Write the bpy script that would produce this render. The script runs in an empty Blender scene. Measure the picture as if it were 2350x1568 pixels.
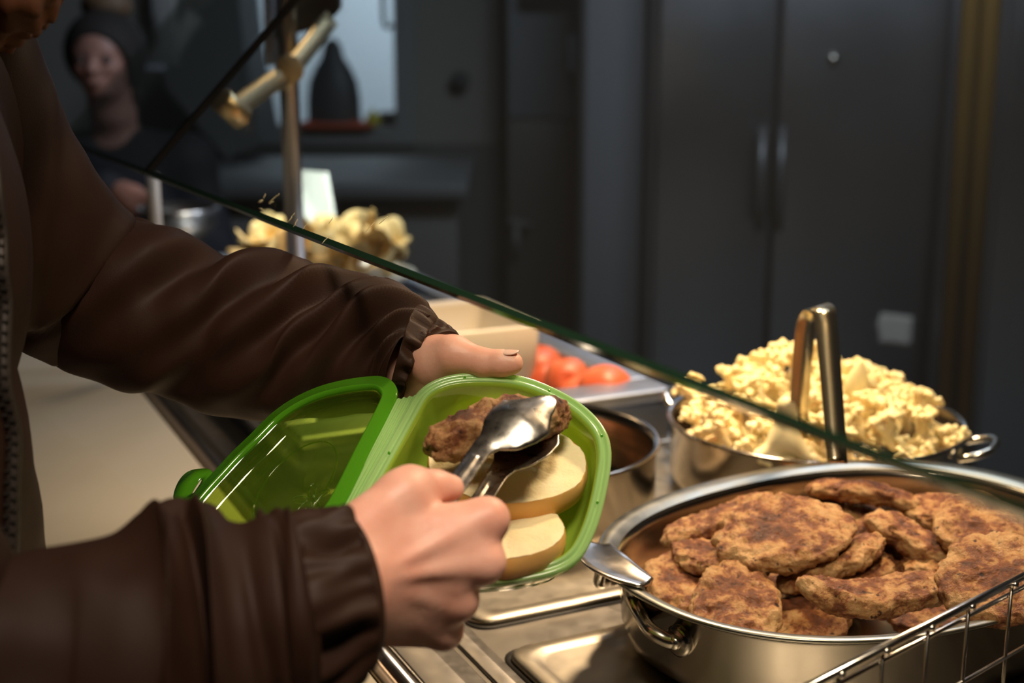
import bpy, math, random
import numpy as np
from mathutils import Vector, noise as mnoise

# ------------------------------------------------------------------ camera, world, lights
CZ = 1.42; F = 3200.0; PIT = math.radians(13.5)
scene = bpy.context.scene
cam_data = bpy.data.cameras.new('camera'); cam = bpy.data.objects.new('camera', cam_data)
scene.collection.objects.link(cam); scene.camera = cam
cam.location = (0, 0, CZ); cam.rotation_euler = (math.radians(90) - PIT, 0, 0)
cam_data.sensor_width = 36.0; cam_data.lens = 36.0 * F / 2350.0
cam_data.clip_start = 0.02; cam_data.clip_end = 60
cam_data.dof.use_dof = True; cam_data.dof.focus_distance = 1.0; cam_data.dof.aperture_fstop = 4.6

world = bpy.data.worlds.new('world'); scene.world = world; world.use_nodes = True
world.node_tree.nodes['Background'].inputs[0].default_value = (0.75, 0.82, 0.9, 1)
world.node_tree.nodes['Background'].inputs[1].default_value = 0.03

scene.view_settings.view_transform = 'Standard'; scene.view_settings.look = 'None'
scene.view_settings.exposure = 0.0; scene.view_settings.gamma = 1.0
scene.view_settings.use_curve_mapping = False

A25 = math.radians(25.5)
LD = np.array([-math.sin(A25), math.cos(A25), 0.0]); TD = np.array([math.cos(A25), math.sin(A25), 0.0]); ZD = np.array([0, 0, 1.0])
def W(T, L, z): return TD * T + LD * L + ZD * z

def area(name, loc, target, sx, sy, power, col, spread=180):
    l = bpy.data.lights.new(name, 'AREA'); l.shape = 'RECTANGLE'; l.size = sx; l.size_y = sy
    l.energy = power; l.color = col; l.spread = math.radians(spread)
    o = bpy.data.objects.new(name, l); scene.collection.objects.link(o); o.location = loc
    o.rotation_euler = (Vector(target) - Vector(loc)).to_track_quat('-Z', 'Y').to_euler()
    return o
WARM = (1.0, 0.70, 0.40)
area('heat_lamp_light_near', W(0.98, 0.95, 1.80), W(0.80, 0.95, 0.95), 0.10, 0.10, 4.6, WARM, 130)
area('heat_lamp_light_middle', W(0.82, 1.35, 1.62), W(0.84, 1.25, 0.95), 0.10, 0.10, 5.0, WARM, 110)
area('heat_lamp_light_far', W(0.80, 2.35, 1.80), W(0.75, 2.3, 0.95), 0.10, 0.10, 1.7, WARM, 140)
area('hall_lamp_light', (0.15, 0.15, 2.45), (0.08, 0.88, 1.1), 0.35, 0.35, 2.1, (1.0, 0.80, 0.62), 48)
area('kitchen_ceiling_light', (0.8, 2.4, 2.62), (0.9, 3.6, 0.8), 1.2, 0.4, 36.0, (0.72, 0.83, 1.0))
area('back_room_light', (-0.55, 5.9, 2.3), (-0.5, 6.4, 1.4), 0.6, 0.6, 40.0, (0.75, 0.87, 1.0))

# ------------------------------------------------------------------ projection helpers
fw = np.array([0, math.cos(PIT), -math.sin(PIT)]); up = np.array([0, math.sin(PIT), math.cos(PIT)]); rt = np.array([1.0, 0, 0])
CAM = np.array([0, 0, CZ])
def P(x, y, d): return CAM + d * (fw + rt * (x - 1175) / F + up * (784 - y) / F)
def ray(x, y): return fw + rt * (x - 1175) / F + up * (784 - y) / F
def PZ(x, y, z):
    r = ray(x, y); return CAM + r * ((z - CZ) / r[2])
def PP(x, y, c, n):
    r = ray(x, y); return CAM + r * (np.dot(c - CAM, n) / np.dot(r, n))
def proj(p):
    q = np.asarray(p) - CAM; d = q @ fw
    return np.array([1175 + F * (q @ rt) / d, 784 - F * (q @ up) / d])
def nrm(v):
    v = np.asarray(v, float); return v / (np.linalg.norm(v) + 1e-12)

# ------------------------------------------------------------------ object helpers
COL = scene.collection
def tag(o, label=None, cat=None, group=None, kind=None):
    if label: o['label'] = label
    if cat: o['category'] = cat
    if group: o['group'] = group
    if kind: o['kind'] = kind
    return o
def thing(name, loc, label, cat, group=None):
    o = bpy.data.objects.new(name, None); COL.objects.link(o); o.location = tuple(float(v) for v in loc)
    o.empty_display_size = 0.02
    return tag(o, label, cat, group)
def wloc(o):
    v = np.zeros(3)
    while o: v = v + np.array(o.location); o = o.parent
    return v
def obj(name, V, Fc, mat, parent=None, smooth=True):
    V = np.asarray(V, float).reshape(-1, 3)
    if parent is not None: org = wloc(parent); loc = (0, 0, 0)
    else:
        org = np.array([(V[:, 0].min() + V[:, 0].max()) / 2, (V[:, 1].min() + V[:, 1].max()) / 2, V[:, 2].min()]); loc = tuple(float(v) for v in org)
    me = bpy.data.meshes.new(name); me.from_pydata((V - org).tolist(), [], [list(map(int, f)) for f in Fc]); me.update()
    if smooth: me.polygons.foreach_set('use_smooth', [True] * len(me.polygons))
    if isinstance(mat, (list, tuple)):
        for m in mat: me.materials.append(m)
    elif mat: me.materials.append(mat)
    o = bpy.data.objects.new(name, me); COL.objects.link(o); o.location = loc
    if parent is not None: o.parent = parent
    return o
def copy_tree(o, loc, rot=None, scale=None, parent=None):
    c = o.copy(); COL.objects.link(c)
    if parent is not None: c.parent = parent
    else:
        c.location = tuple(float(v) for v in loc)
        if rot is not None: c.rotation_euler = rot
        if scale is not None: c.scale = (scale,) * 3
    for ch in o.children:
        copy_tree(ch, None, parent=c)
    return c
class MB:
    def __init__(s): s.V = []; s.F = []; s.n = 0
    def add(s, V, Fc):
        V = np.asarray(V, float).reshape(-1, 3); s.V.append(V); s.F += [[i + s.n for i in f] for f in Fc]; s.n += len(V); return s
    def build(s, name, mat, parent=None, smooth=True): return obj(name, np.concatenate(s.V), s.F, mat, parent, smooth)
def loft(rings, closed=True, cap=True):
    n = len(rings[0]); V = np.concatenate(rings); Fc = []
    for i in range(len(rings) - 1):
        for j in range(n if closed else n - 1):
            k = (j + 1) % n; Fc.append((i * n + j, i * n + k, (i + 1) * n + k, (i + 1) * n + j))
    if cap:
        Fc.append(tuple(range(n - 1, -1, -1))); Fc.append(tuple((len(rings) - 1) * n + j for j in range(n)))
    return V, Fc
def frames(path):
    path = np.asarray(path, float); t = np.gradient(path, axis=0); t /= np.linalg.norm(t, axis=1)[:, None] + 1e-12
    u = np.cross(t[0], [0, 0, 1.0]);
    if np.linalg.norm(u) < 1e-3: u = np.cross(t[0], [0, 1.0, 0])
    u = nrm(u); U = []
    for i in range(len(path)):
        u = nrm(u - t[i] * (u @ t[i])); U.append(u)
    U = np.array(U); return t, U, np.cross(t, U)
def tube(path, r, n=10, closed=False):
    path = np.asarray(path, float); m = len(path); r = np.broadcast_to(r, (m,))
    t, U, B = frames(path); a = np.linspace(0, 2 * math.pi, n, endpoint=False)
    rings = [path[i] + r[i] * (np.cos(a)[:, None] * U[i] + np.sin(a)[:, None] * B[i]) for i in range(m)]
    return loft(rings)
def ribbon(path, wdir, w, th):
    # flat strip swept along a path, width along wdir
    path = np.asarray(path, float); t = np.gradient(path, axis=0); rings = []
    w = np.broadcast_to(w, (len(path),))
    for i in range(len(path)):
        tt = nrm(t[i]); wd = nrm(np.asarray(wdir) - tt * (np.dot(wdir, tt))); nn = np.cross(tt, wd)
        rings.append(np.array([path[i] + wd * w[i] / 2 * a + nn * th / 2 * b for a, b in ((-1, -1), (1, -1), (1, 1), (-1, 1))]))
    return loft(rings)
def catmull(pts, n, closed=False):
    p = np.asarray(pts, float); m = len(p); out = []
    segs = m if closed else m - 1
    for i in range(segs):
        if closed: a, b, c, d = p[(i - 1) % m], p[i], p[(i + 1) % m], p[(i + 2) % m]
        else: a, b, c, d = p[max(i - 1, 0)], p[i], p[i + 1], p[min(i + 2, m - 1)]
        for k in range(n):
            t = k / n; out.append(0.5 * ((2 * b) + (-a + c) * t + (2 * a - 5 * b + 4 * c - d) * t * t + (-a + 3 * b - 3 * c + d) * t ** 3))
    if not closed: out.append(p[-1])
    return np.array(out)
def box(c, ax, ay, az, hx, hy, hz, bev=0.0):
    c = np.asarray(c, float); ax, ay, az = np.asarray(ax), np.asarray(ay), np.asarray(az)
    if bev <= 0:
        V = [c + ax * hx * i + ay * hy * j + az * hz * k for i in (-1, 1) for j in (-1, 1) for k in (-1, 1)]
        return np.array(V), [(0, 1, 3, 2), (4, 6, 7, 5), (0, 4, 5, 1), (2, 3, 7, 6), (0, 2, 6, 4), (1, 5, 7, 3)]
    rings = []
    def rr(hx, hy, r, z, n=4):
        o = []
        for sx, sy, a0 in ((1, 1, 0), (-1, 1, 90), (-1, -1, 180), (1, -1, 270)):
            for k in range(n + 1):
                a = math.radians(a0 + 90 * k / n); o.append(c + ax * (sx * (hx - r) + r * math.cos(a)) + ay * (sy * (hy - r) + r * math.sin(a)) + az * z)
        return np.array(o)
    b = bev
    return loft([rr(hx - b, hy - b, b, -hz), rr(hx, hy, b, -hz + b * .9), rr(hx, hy, b, hz - b), rr(hx - b * .3, hy - b * .3, b, hz - b * .3), rr(hx - b, hy - b, b, hz)])
def rrect(c, ax, ay, hx, hy, r, n=8):
    o = []
    for sx, sy, a0 in ((1, 1, 0), (-1, 1, 90), (-1, -1, 180), (1, -1, 270)):
        for k in range(n + 1):
            a = math.radians(a0 + 90 * k / n); o.append(c + ax * (sx * (hx - r) + r * math.cos(a)) + ay * (sy * (hy - r) + r * math.sin(a)))
    return np.array(o)
def oval(c, ax, ay, a, b, n=96, e=2.0):
    t = np.linspace(0, 2 * math.pi, n, endpoint=False); ct, st = np.cos(t), np.sin(t)
    return c + (np.sign(ct) * np.abs(ct) ** (2 / e) * a)[:, None] * ax + (np.sign(st) * np.abs(st) ** (2 / e) * b)[:, None] * ay

# ------------------------------------------------------------------ signed distance modelling
def smin(a, b, k):
    h = np.maximum(k - np.abs(a - b), 0) / k
    return np.minimum(a, b) - h * h * k * 0.25
def cap(p, a, b, ra, rb):
    a = np.asarray(a, float); b = np.asarray(b, float); ba = b - a
    t = np.clip(((p - a) @ ba) / (ba @ ba + 1e-12), 0, 1)
    return np.linalg.norm(p - a - t[:, None] * ba, axis=1) - (ra + (rb - ra) * t)
def ell(p, c, r, R=None):
    q = p - np.asarray(c)
    if R is not None: q = q @ np.asarray(R).T
    r = np.asarray(r, float); k0 = np.linalg.norm(q / r, axis=1); k1 = np.linalg.norm(q / (r * r), axis=1)
    return k0 * (k0 - 1) / (k1 + 1e-9)
def surfnet(f, lo, hi, h):
    lo = np.asarray(lo, float); hi = np.asarray(hi, float); n = np.ceil((hi - lo) / h).astype(int) + 1
    g = [lo[i] + h * np.arange(n[i]) for i in range(3)]
    D = np.empty(n)
    YY, ZZ = np.meshgrid(g[1], g[2], indexing='ij')
    ch = max(1, int(200000 // (n[1] * n[2])))
    for i0 in range(0, n[0], ch):
        xs = g[0][i0:i0 + ch]; m = len(xs)
        p = np.empty((m, n[1], n[2], 3)); p[..., 0] = xs[:, None, None]; p[..., 1] = YY; p[..., 2] = ZZ
        D[i0:i0 + m] = f(p.reshape(-1, 3)).reshape(m, n[1], n[2])
    S = D < 0
    cs = [(i, j, k) for i in (0, 1) for j in (0, 1) for k in (0, 1)]
    def sl(a, c): return a[c[0]:n[0] - 1 + c[0], c[1]:n[1] - 1 + c[1], c[2]:n[2] - 1 + c[2]]
    cnt = sum(sl(S, c).astype(np.int8) for c in cs); act = (cnt > 0) & (cnt < 8)
    idx = -np.ones(act.shape, int); ids = np.argwhere(act); idx[act] = np.arange(len(ids))
    acc = np.zeros((len(ids), 3)); num = np.zeros(len(ids))
    for a in cs:
        for ax in range(3):
            if a[ax]: continue
            b = list(a); b[ax] = 1; b = tuple(b)
            da = sl(D, a)[act]; db = sl(D, b)[act]; cr = (da < 0) != (db < 0)
            t = np.where(cr, da / (da - db + 1e-20), 0)
            q = np.array(a, float)[None].repeat(len(ids), 0); q[:, ax] += t
            acc += q * cr[:, None]; num += cr
    V = lo + (ids + acc / num[:, None]) * h
    Fc = []
    for ax in range(3):
        o1, o2 = (ax + 1) % 3, (ax + 2) % 3
        sa = [slice(None)] * 3; sb = [slice(None)] * 3; sa[ax] = slice(0, n[ax] - 1); sb[ax] = slice(1, n[ax])
        A, B = S[tuple(sa)], S[tuple(sb)]
        e = np.argwhere(A != B); e = e[(e[:, o1] > 0) & (e[:, o2] > 0) & (e[:, o1] < n[o1] - 1) & (e[:, o2] < n[o2] - 1)]
        if not len(e): continue
        v = np.zeros(3, int)
        def at(d1, d2):
            q = e.copy(); q[:, o1] += d1; q[:, o2] += d2; return idx[q[:, 0], q[:, 1], q[:, 2]]
        q = np.stack([at(-1, -1), at(0, -1), at(0, 0), at(-1, 0)], 1)
        fl = ~A[tuple(e.T)]; q[fl] = q[fl][:, ::-1]
        Fc.append(q)
    return V, np.concatenate(Fc).tolist()

# ------------------------------------------------------------------ materials
def mat(name):
    m = bpy.data.materials.new(name); m.use_nodes = True; nt = m.node_tree; return m, nt, nt.nodes['Principled BSDF']
def pr(name, col, rough=0.5, metal=0.0, bump=0.0, bscale=100, spec=0.5, sss=0.0, var=None, vscale=10, coat=0, aniso=None, emit=None, detail=4, sheen=0):
    m, nt, b = mat(name); N = nt.nodes; L = nt.links
    b.inputs['Base Color'].default_value = (*col, 1); b.inputs['Roughness'].default_value = rough; b.inputs['Metallic'].default_value = metal
    b.inputs['Specular IOR Level'].default_value = spec; b.inputs['Coat Weight'].default_value = coat
    b.inputs['Sheen Weight'].default_value = sheen
    if sss:
        b.inputs['Subsurface Weight'].default_value = sss; b.inputs['Subsurface Radius'].default_value = (0.9, 0.35, 0.2); b.inputs['Subsurface Scale'].default_value = 0.008
    tc = N.new('ShaderNodeTexCoord')
    if var is not None:
        n = N.new('ShaderNodeTexNoise'); n.inputs['Scale'].default_value = vscale; n.inputs['Detail'].default_value = detail; L.new(tc.outputs['Object'], n.inputs['Vector'])
        r = N.new('ShaderNodeValToRGB'); r.color_ramp.elements[0].position = 0.35; r.color_ramp.elements[1].position = 0.65
        r.color_ramp.elements[0].color = (*col, 1); r.color_ramp.elements[1].color = (*var, 1)
        L.new(n.outputs['Fac'], r.inputs[0]); L.new(r.outputs[0], b.inputs['Base Color'])
    if bump:
        n2 = N.new('ShaderNodeTexNoise'); n2.inputs['Scale'].default_value = bscale; n2.inputs['Detail'].default_value = 4; L.new(tc.outputs['Object'], n2.inputs['Vector'])
        bp = N.new('ShaderNodeBump'); bp.inputs['Strength'].default_value = bump; bp.inputs['Distance'].default_value = 0.001
        L.new(n2.outputs['Fac'], bp.inputs['Height']); L.new(bp.outputs[0], b.inputs['Normal'])
    if emit:
        b.inputs['Emission Color'].default_value = (*emit[0], 1); b.inputs['Emission Strength'].default_value = emit[1]
    return m
def steel(name, col=(0.55, 0.53, 0.50), rough=0.25, stretch=(1, 1, 60), amount=0.12, bump=0.15, scale=30):
    m, nt, b = mat(name); N = nt.nodes; L = nt.links
    b.inputs['Base Color'].default_value = (*col, 1); b.inputs['Metallic'].default_value = 1.0
    tc = N.new('ShaderNodeTexCoord'); mp = N.new('ShaderNodeMapping'); mp.inputs['Scale'].default_value = stretch
    n = N.new('ShaderNodeTexNoise'); n.inputs['Scale'].default_value = scale; n.inputs['Detail'].default_value = 5
    L.new(tc.outputs['Object'], mp.inputs[0]); L.new(mp.outputs[0], n.inputs['Vector'])
    mr = N.new('ShaderNodeMapRange'); mr.inputs['To Min'].default_value = rough - amount / 2; mr.inputs['To Max'].default_value = rough + amount
    L.new(n.outputs['Fac'], mr.inputs['Value']); L.new(mr.outputs[0], b.inputs['Roughness'])
    bp = N.new('ShaderNodeBump'); bp.inputs['Strength'].default_value = bump; bp.inputs['Distance'].default_value = 0.0004
    L.new(n.outputs['Fac'], bp.inputs['Height']); L.new(bp.outputs[0], b.inputs['Normal'])
    return m
def plastic_green(name, col, tint, tr, transl, gl=0.08):
    m, nt, b = mat(name); N = nt.nodes; L = nt.links; N.remove(b); out = N['Material Output']
    di = N.new('ShaderNodeBsdfDiffuse'); di.inputs[0].default_value = (*col, 1)
    tl = N.new('ShaderNodeBsdfTranslucent'); tl.inputs[0].default_value = (*tint, 1)
    tp = N.new('ShaderNodeBsdfTransparent'); tp.inputs[0].default_value = (*tint, 1)
    g = N.new('ShaderNodeBsdfGlossy'); g.inputs['Roughness'].default_value = gl; g.inputs[0].default_value = (1, 1, 1, 1)
    m1 = N.new('ShaderNodeMixShader'); m1.inputs[0].default_value = transl; L.new(di.outputs[0], m1.inputs[1]); L.new(tl.outputs[0], m1.inputs[2])
    m2 = N.new('ShaderNodeMixShader'); m2.inputs[0].default_value = tr; L.new(m1.outputs[0], m2.inputs[1]); L.new(tp.outputs[0], m2.inputs[2])
    lw = N.new('ShaderNodeLayerWeight'); pw = N.new('ShaderNodeMath'); pw.operation = 'POWER'; L.new(lw.outputs['Facing'], pw.inputs[0]); pw.inputs[1].default_value = 4.0
    fr = N.new('ShaderNodeMath'); fr.operation = 'MULTIPLY_ADD'; L.new(pw.outputs[0], fr.inputs[0]); fr.inputs[1].default_value = 0.7; fr.inputs[2].default_value = 0.05
    m3 = N.new('ShaderNodeMixShader'); L.new(fr.outputs[0], m3.inputs[0]); L.new(m2.outputs[0], m3.inputs[1]); L.new(g.outputs[0], m3.inputs[2])
    L.new(m3.outputs[0], out.inputs[0]); return m
M = {}
M['steel'] = steel('brushed_steel', rough=0.26)
M['counter'] = steel('counter_steel', (0.30, 0.28, 0.25), 0.32, (1, 1, 1), 0.16, 0.25, 60)
M['plate'] = steel('hot_plate_steel', (0.40, 0.36, 0.29), 0.36, (1, 1, 1), 0.18, 0.2, 40)
M['pan'] = steel('pan_steel', (0.42, 0.38, 0.33), 0.15, (1, 1, 8), 0.10, 0.10, 20)
M['rim'] = steel('pan_rim_steel', (0.27, 0.27, 0.24), 0.30, (1, 1, 1), 0.12, 0.12, 60)
M['chrome'] = steel('polished_steel', (0.74, 0.69, 0.62), 0.17, (1, 1, 1), 0.10, 0.05, 60)
M['spoon'] = steel('worn_spoon_steel', (0.56, 0.53, 0.49), 0.24, (1, 1, 1), 0.22, 0.35, 130)
M['coldsteel'] = steel('cold_well_steel', (0.42, 0.45, 0.50), 0.42, (1, 1, 1), 0.1, 0.1, 40)
M['fridge'] = steel('fridge_steel', (0.38, 0.40, 0.44), 0.32, (1, 1, 1), 0.12, 0.05, 3)
M['beige'] = pr('tray_slide_laminate', (0.50, 0.46, 0.36), 0.42, bump=0.05, bscale=40, var=(0.45, 0.41, 0.32), vscale=3)
M['dark'] = pr('dark_gap', (0.02, 0.018, 0.016), 0.6)
M['bowl'] = plastic_green('green_bowl_plastic', (0.40, 0.58, 0.07), (0.58, 0.76, 0.12), 0.06, 0.45)
M['lid'] = plastic_green('clear_green_lid_plastic', (0.16, 0.40, 0.02), (0.68, 0.80, 0.30), 0.88, 0.45, 0.05)
M['lidrim'] = plastic_green('green_lid_rim_plastic', (0.12, 0.42, 0.02), (0.30, 0.65, 0.05), 0.22, 0.45)
M['bowlrim'] = plastic_green('pale_green_rim_plastic', (0.46, 0.74, 0.30), (0.62, 0.88, 0.40), 0.15, 0.40, 0.14)
M['skin'] = pr('skin', (0.73, 0.365, 0.265), 0.48, sss=0.35, bump=0.2, bscale=260, var=(0.79, 0.45, 0.34), vscale=45)
M['nail'] = pr('nail', (0.80, 0.52, 0.42), 0.28, sss=0.2)
M['jacket'] = pr('brown_jacket_cloth', (0.032, 0.014, 0.008), 0.60, bump=0.15, bscale=900, spec=0.22)
M['cuff'] = pr('brown_cuff_cloth', (0.035, 0.016, 0.009), 0.56, bump=0.15, bscale=900, spec=0.22)
M['zip'] = pr('zip_tape', (0.03, 0.022, 0.018), 0.5); M['zipteeth'] = pr('zip_teeth', (0.05, 0.045, 0.04), 0.35, metal=0.5)
M['piping'] = pr('rust_piping', (0.12, 0.045, 0.02), 0.6)
M['orange_hair'] = pr('orange_hair', (0.13, 0.038, 0.006), 0.7, bump=0.6, bscale=60, var=(0.06, 0.017, 0.004), vscale=30)
M['black_cloth'] = pr('black_cloth', (0.010, 0.011, 0.016), 0.8)
M['face'] = pr('worker_skin', (0.42, 0.22, 0.17), 0.5, sss=0.2)
M['cap'] = pr('dark_cap', (0.022, 0.018, 0.015), 0.8); M['brownhair'] = pr('brown_hair', (0.14, 0.085, 0.045), 0.6)
M['white'] = pr('white_plastic', (0.72, 0.70, 0.60), 0.4, var=(0.68, 0.66, 0.56), vscale=8)
M['bin'] = pr('cream_bin', (0.74, 0.68, 0.56), 0.35)
M['chip'] = pr('chip', (0.80, 0.56, 0.22), 0.55, bump=0.5, bscale=200, var=(0.86, 0.66, 0.32), vscale=40)
M['tomato'] = pr('tomato_skin', (0.50, 0.085, 0.035), 0.42, sss=0.15, var=(0.56, 0.14, 0.06), vscale=14)
M['cauli'] = pr('cauliflower', (0.88, 0.72, 0.38), 0.5, sss=0.25, bump=0.5, bscale=380, var=(0.92, 0.80, 0.50), vscale=30)
M['caulistem'] = pr('cauliflower_stem', (0.88, 0.80, 0.50), 0.42, sss=0.25, bump=0.15, bscale=120)
M['stew'] = pr('orange_stew', (0.42, 0.15, 0.05), 0.4, bump=1.0, bscale=70, var=(0.26, 0.10, 0.04), vscale=40)
M['wall'] = pr('painted_wall', (0.20, 0.195, 0.17), 0.8, var=(0.19, 0.185, 0.16), vscale=1.5)
M['wall_low'] = pr('wall_tiles_low', (0.085, 0.085, 0.078), 0.7)
M['floor'] = pr('floor_tiles', (0.10, 0.095, 0.09), 0.5); M['ceil'] = pr('ceiling_panels', (0.30, 0.30, 0.30), 0.8)
M['hatchglow'] = pr('back_room_wall', (0.62, 0.68, 0.74), 0.8)
M['frame'] = pr('pale_frame', (0.20, 0.205, 0.20), 0.5); M['whiteframe'] = pr('white_metal_frame', (0.42, 0.44, 0.52), 0.4)
M['darkgrey'] = pr('dark_grey_plastic', (0.045, 0.05, 0.055), 0.5); M['red'] = pr('red_tray_plastic', (0.50, 0.08, 0.03), 0.5); M['yellow'] = pr('yellow_plastic', (0.55, 0.48, 0.03), 0.5)
M['wood'] = pr('amber_post', (0.17, 0.095, 0.022), 0.35, metal=0.5); M['brass'] = pr('brass_clamp', (0.85, 0.72, 0.45), 0.38, metal=0.9)
M['paper'] = pr('paper', (0.55, 0.50, 0.45), 0.8); M['card'] = pr('glossy_white_card', (0.85, 0.90, 0.86), 0.25)
M['silver'] = steel('silver_tube', (0.66, 0.60, 0.56), 0.28, (1, 1, 1), 0.05, 0.0, 20)
def meat_mat():
    m, nt, b = mat('seared_patty'); N = nt.nodes; L = nt.links
    tc = N.new('ShaderNodeTexCoord'); oi = N.new('ShaderNodeObjectInfo')
    vm = N.new('ShaderNodeVectorMath'); vm.operation = 'ADD'; L.new(tc.outputs['Object'], vm.inputs[0])
    ms = N.new('ShaderNodeVectorMath'); ms.operation = 'SCALE'; ms.inputs[3].default_value = 3.0; L.new(oi.outputs['Location'], ms.inputs[0]); L.new(ms.outputs[0], vm.inputs[1])
    n1 = N.new('ShaderNodeTexNoise'); n1.inputs['Scale'].default_value = 44; n1.inputs['Detail'].default_value = 8; n1.inputs['Roughness'].default_value = 0.70; L.new(vm.outputs[0], n1.inputs['Vector'])
    r1 = N.new('ShaderNodeValToRGB'); e = r1.color_ramp.elements
    e[0].position = 0.37; e[0].color = (0.085, 0.024, 0.007, 1); e[1].position = 0.64; e[1].color = (0.52, 0.32, 0.14, 1)
    q = r1.color_ramp.elements.new(0.475); q.color = (0.20, 0.062, 0.016, 1); q = r1.color_ramp.elements.new(0.535); q.color = (0.40, 0.20, 0.07, 1)
    at = N.new('ShaderNodeAttribute'); at.attribute_name = 'side'
    ma = N.new('ShaderNodeMath'); ma.operation = 'MULTIPLY_ADD'; L.new(at.outputs['Fac'], ma.inputs[0]); ma.inputs[1].default_value = 0.10; L.new(n1.outputs['Fac'], ma.inputs[2])
    mb_ = N.new('ShaderNodeMath'); mb_.operation = 'SUBTRACT'; L.new(ma.outputs[0], mb_.inputs[0]); mb_.inputs[1].default_value = 0.035
    L.new(mb_.outputs[0], r1.inputs[0])
    n2 = N.new('ShaderNodeTexNoise'); n2.inputs['Scale'].default_value = 150; n2.inputs['Detail'].default_value = 2; L.new(vm.outputs[0], n2.inputs['Vector'])
    r2 = N.new('ShaderNodeValToRGB'); r2.color_ramp.elements[0].position = 0.27; r2.color_ramp.elements[0].color = (0.10, 0.05, 0.03, 1); r2.color_ramp.elements[1].position = 0.34; r2.color_ramp.elements[1].color = (1, 1, 1, 1)
    L.new(n2.outputs['Fac'], r2.inputs[0])
    mx = N.new('ShaderNodeMix'); mx.data_type = 'RGBA'; mx.blend_type = 'MULTIPLY'; mx.inputs[0].default_value = 1.0
    L.new(r1.outputs[0], mx.inputs[6]); L.new(r2.outputs[0], mx.inputs[7]); L.new(mx.outputs[2], b.inputs['Base Color'])
    b.inputs['Roughness'].default_value = 0.42; b.inputs['Specular IOR Level'].default_value = 0.5
    b.inputs['Subsurface Weight'].default_value = 0.15; b.inputs['Subsurface Radius'].default_value = (0.8, 0.3, 0.15); b.inputs['Subsurface Scale'].default_value = 0.004
    n3 = N.new('ShaderNodeTexNoise'); n3.inputs['Scale'].default_value = 150; n3.inputs['Detail'].default_value = 8; n3.inputs['Roughness'].default_value = 0.65; L.new(vm.outputs[0], n3.inputs['Vector'])
    bp = N.new('ShaderNodeBump'); bp.inputs['Strength'].default_value = 1.0; bp.inputs['Distance'].default_value = 0.0045
    L.new(n3.outputs['Fac'], bp.inputs['Height']); L.new(bp.outputs[0], b.inputs['Normal'])
    return m
M['meat'] = meat_mat()
M['crumb'] = pr('bun_crumb', (0.88, 0.74, 0.42), 0.8, sss=0.2, bump=0.7, bscale=420, var=(0.92, 0.80, 0.50), vscale=40)
M['crust'] = pr('bun_crust', (0.70, 0.35, 0.08), 0.45, bump=0.15, bscale=200, var=(0.78, 0.45, 0.14), vscale=30)
def glass_mat():
    m, nt, b = mat('screen_glass'); N = nt.nodes; L = nt.links; N.remove(b); out = N['Material Output']
    tp = N.new('ShaderNodeBsdfTransparent'); tp.inputs[0].default_value = (0.88, 0.90, 0.88, 1)
    g = N.new('ShaderNodeBsdfGlossy'); g.inputs['Roughness'].default_value = 0.0
    lw = N.new('ShaderNodeLayerWeight'); pw = N.new('ShaderNodeMath'); pw.operation = 'POWER'; L.new(lw.outputs['Facing'], pw.inputs[0]); pw.inputs[1].default_value = 4.0
    fr = N.new('ShaderNodeMath'); fr.operation = 'MULTIPLY_ADD'; L.new(pw.outputs[0], fr.inputs[0]); fr.inputs[1].default_value = 0.75; fr.inputs[2].default_value = 0.03; lw.inputs[0].default_value = 0.5
    mx = N.new('ShaderNodeMixShader'); L.new(fr.outputs[0], mx.inputs[0]); L.new(tp.outputs[0], mx.inputs[1]); L.new(g.outputs[0], mx.inputs[2])
    df = N.new('ShaderNodeBsdfDiffuse'); df.inputs[0].default_value = (0.8, 0.8, 0.78, 1); m2 = N.new('ShaderNodeMixShader'); m2.inputs[0].default_value = 0.006
    L.new(mx.outputs[0], m2.inputs[1]); L.new(df.outputs[0], m2.inputs[2]); L.new(m2.outputs[0], out.inputs[0]); return m
M['glass'] = glass_mat()
M['glassedge'] = pr('polished_glass_edge', (0.012, 0.035, 0.018), 0.12, spec=0.8)
M['smear'] = pr('dried_smear', (0.75, 0.66, 0.36), 0.6)

# ------------------------------------------------------------------ setting
def struct(name, V, Fc, m, smooth=False): return tag(obj(name, V, Fc, m, None, smooth), kind='structure')
X, Y, Z = np.eye(3)
struct('floor', *box((0, 2.4, -0.05), X, Y, Z, 4.0, 4.6, 0.05), M['floor'])
struct('ceiling', *box((0, 2.4, 2.75), X, Y, Z, 4.0, 4.6, 0.05), M['ceil'])
struct('wall_left', *box((-4.0, 2.4, 1.35), X, Y, Z, 0.05, 4.6, 1.35), M['wall'])
struct('wall_right', *box((4.0, 2.4, 1.35), X, Y, Z, 0.05, 4.6, 1.35), M['wall'])
struct('wall_front', *box((0, -2.2, 1.35), X, Y, Z, 4.0, 0.05, 1.35), M['wall'])
struct('wall_far', *box((0, 7.0, 1.35), X, Y, Z, 4.0, 0.05, 1.35), M['hatchglow'])
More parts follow.
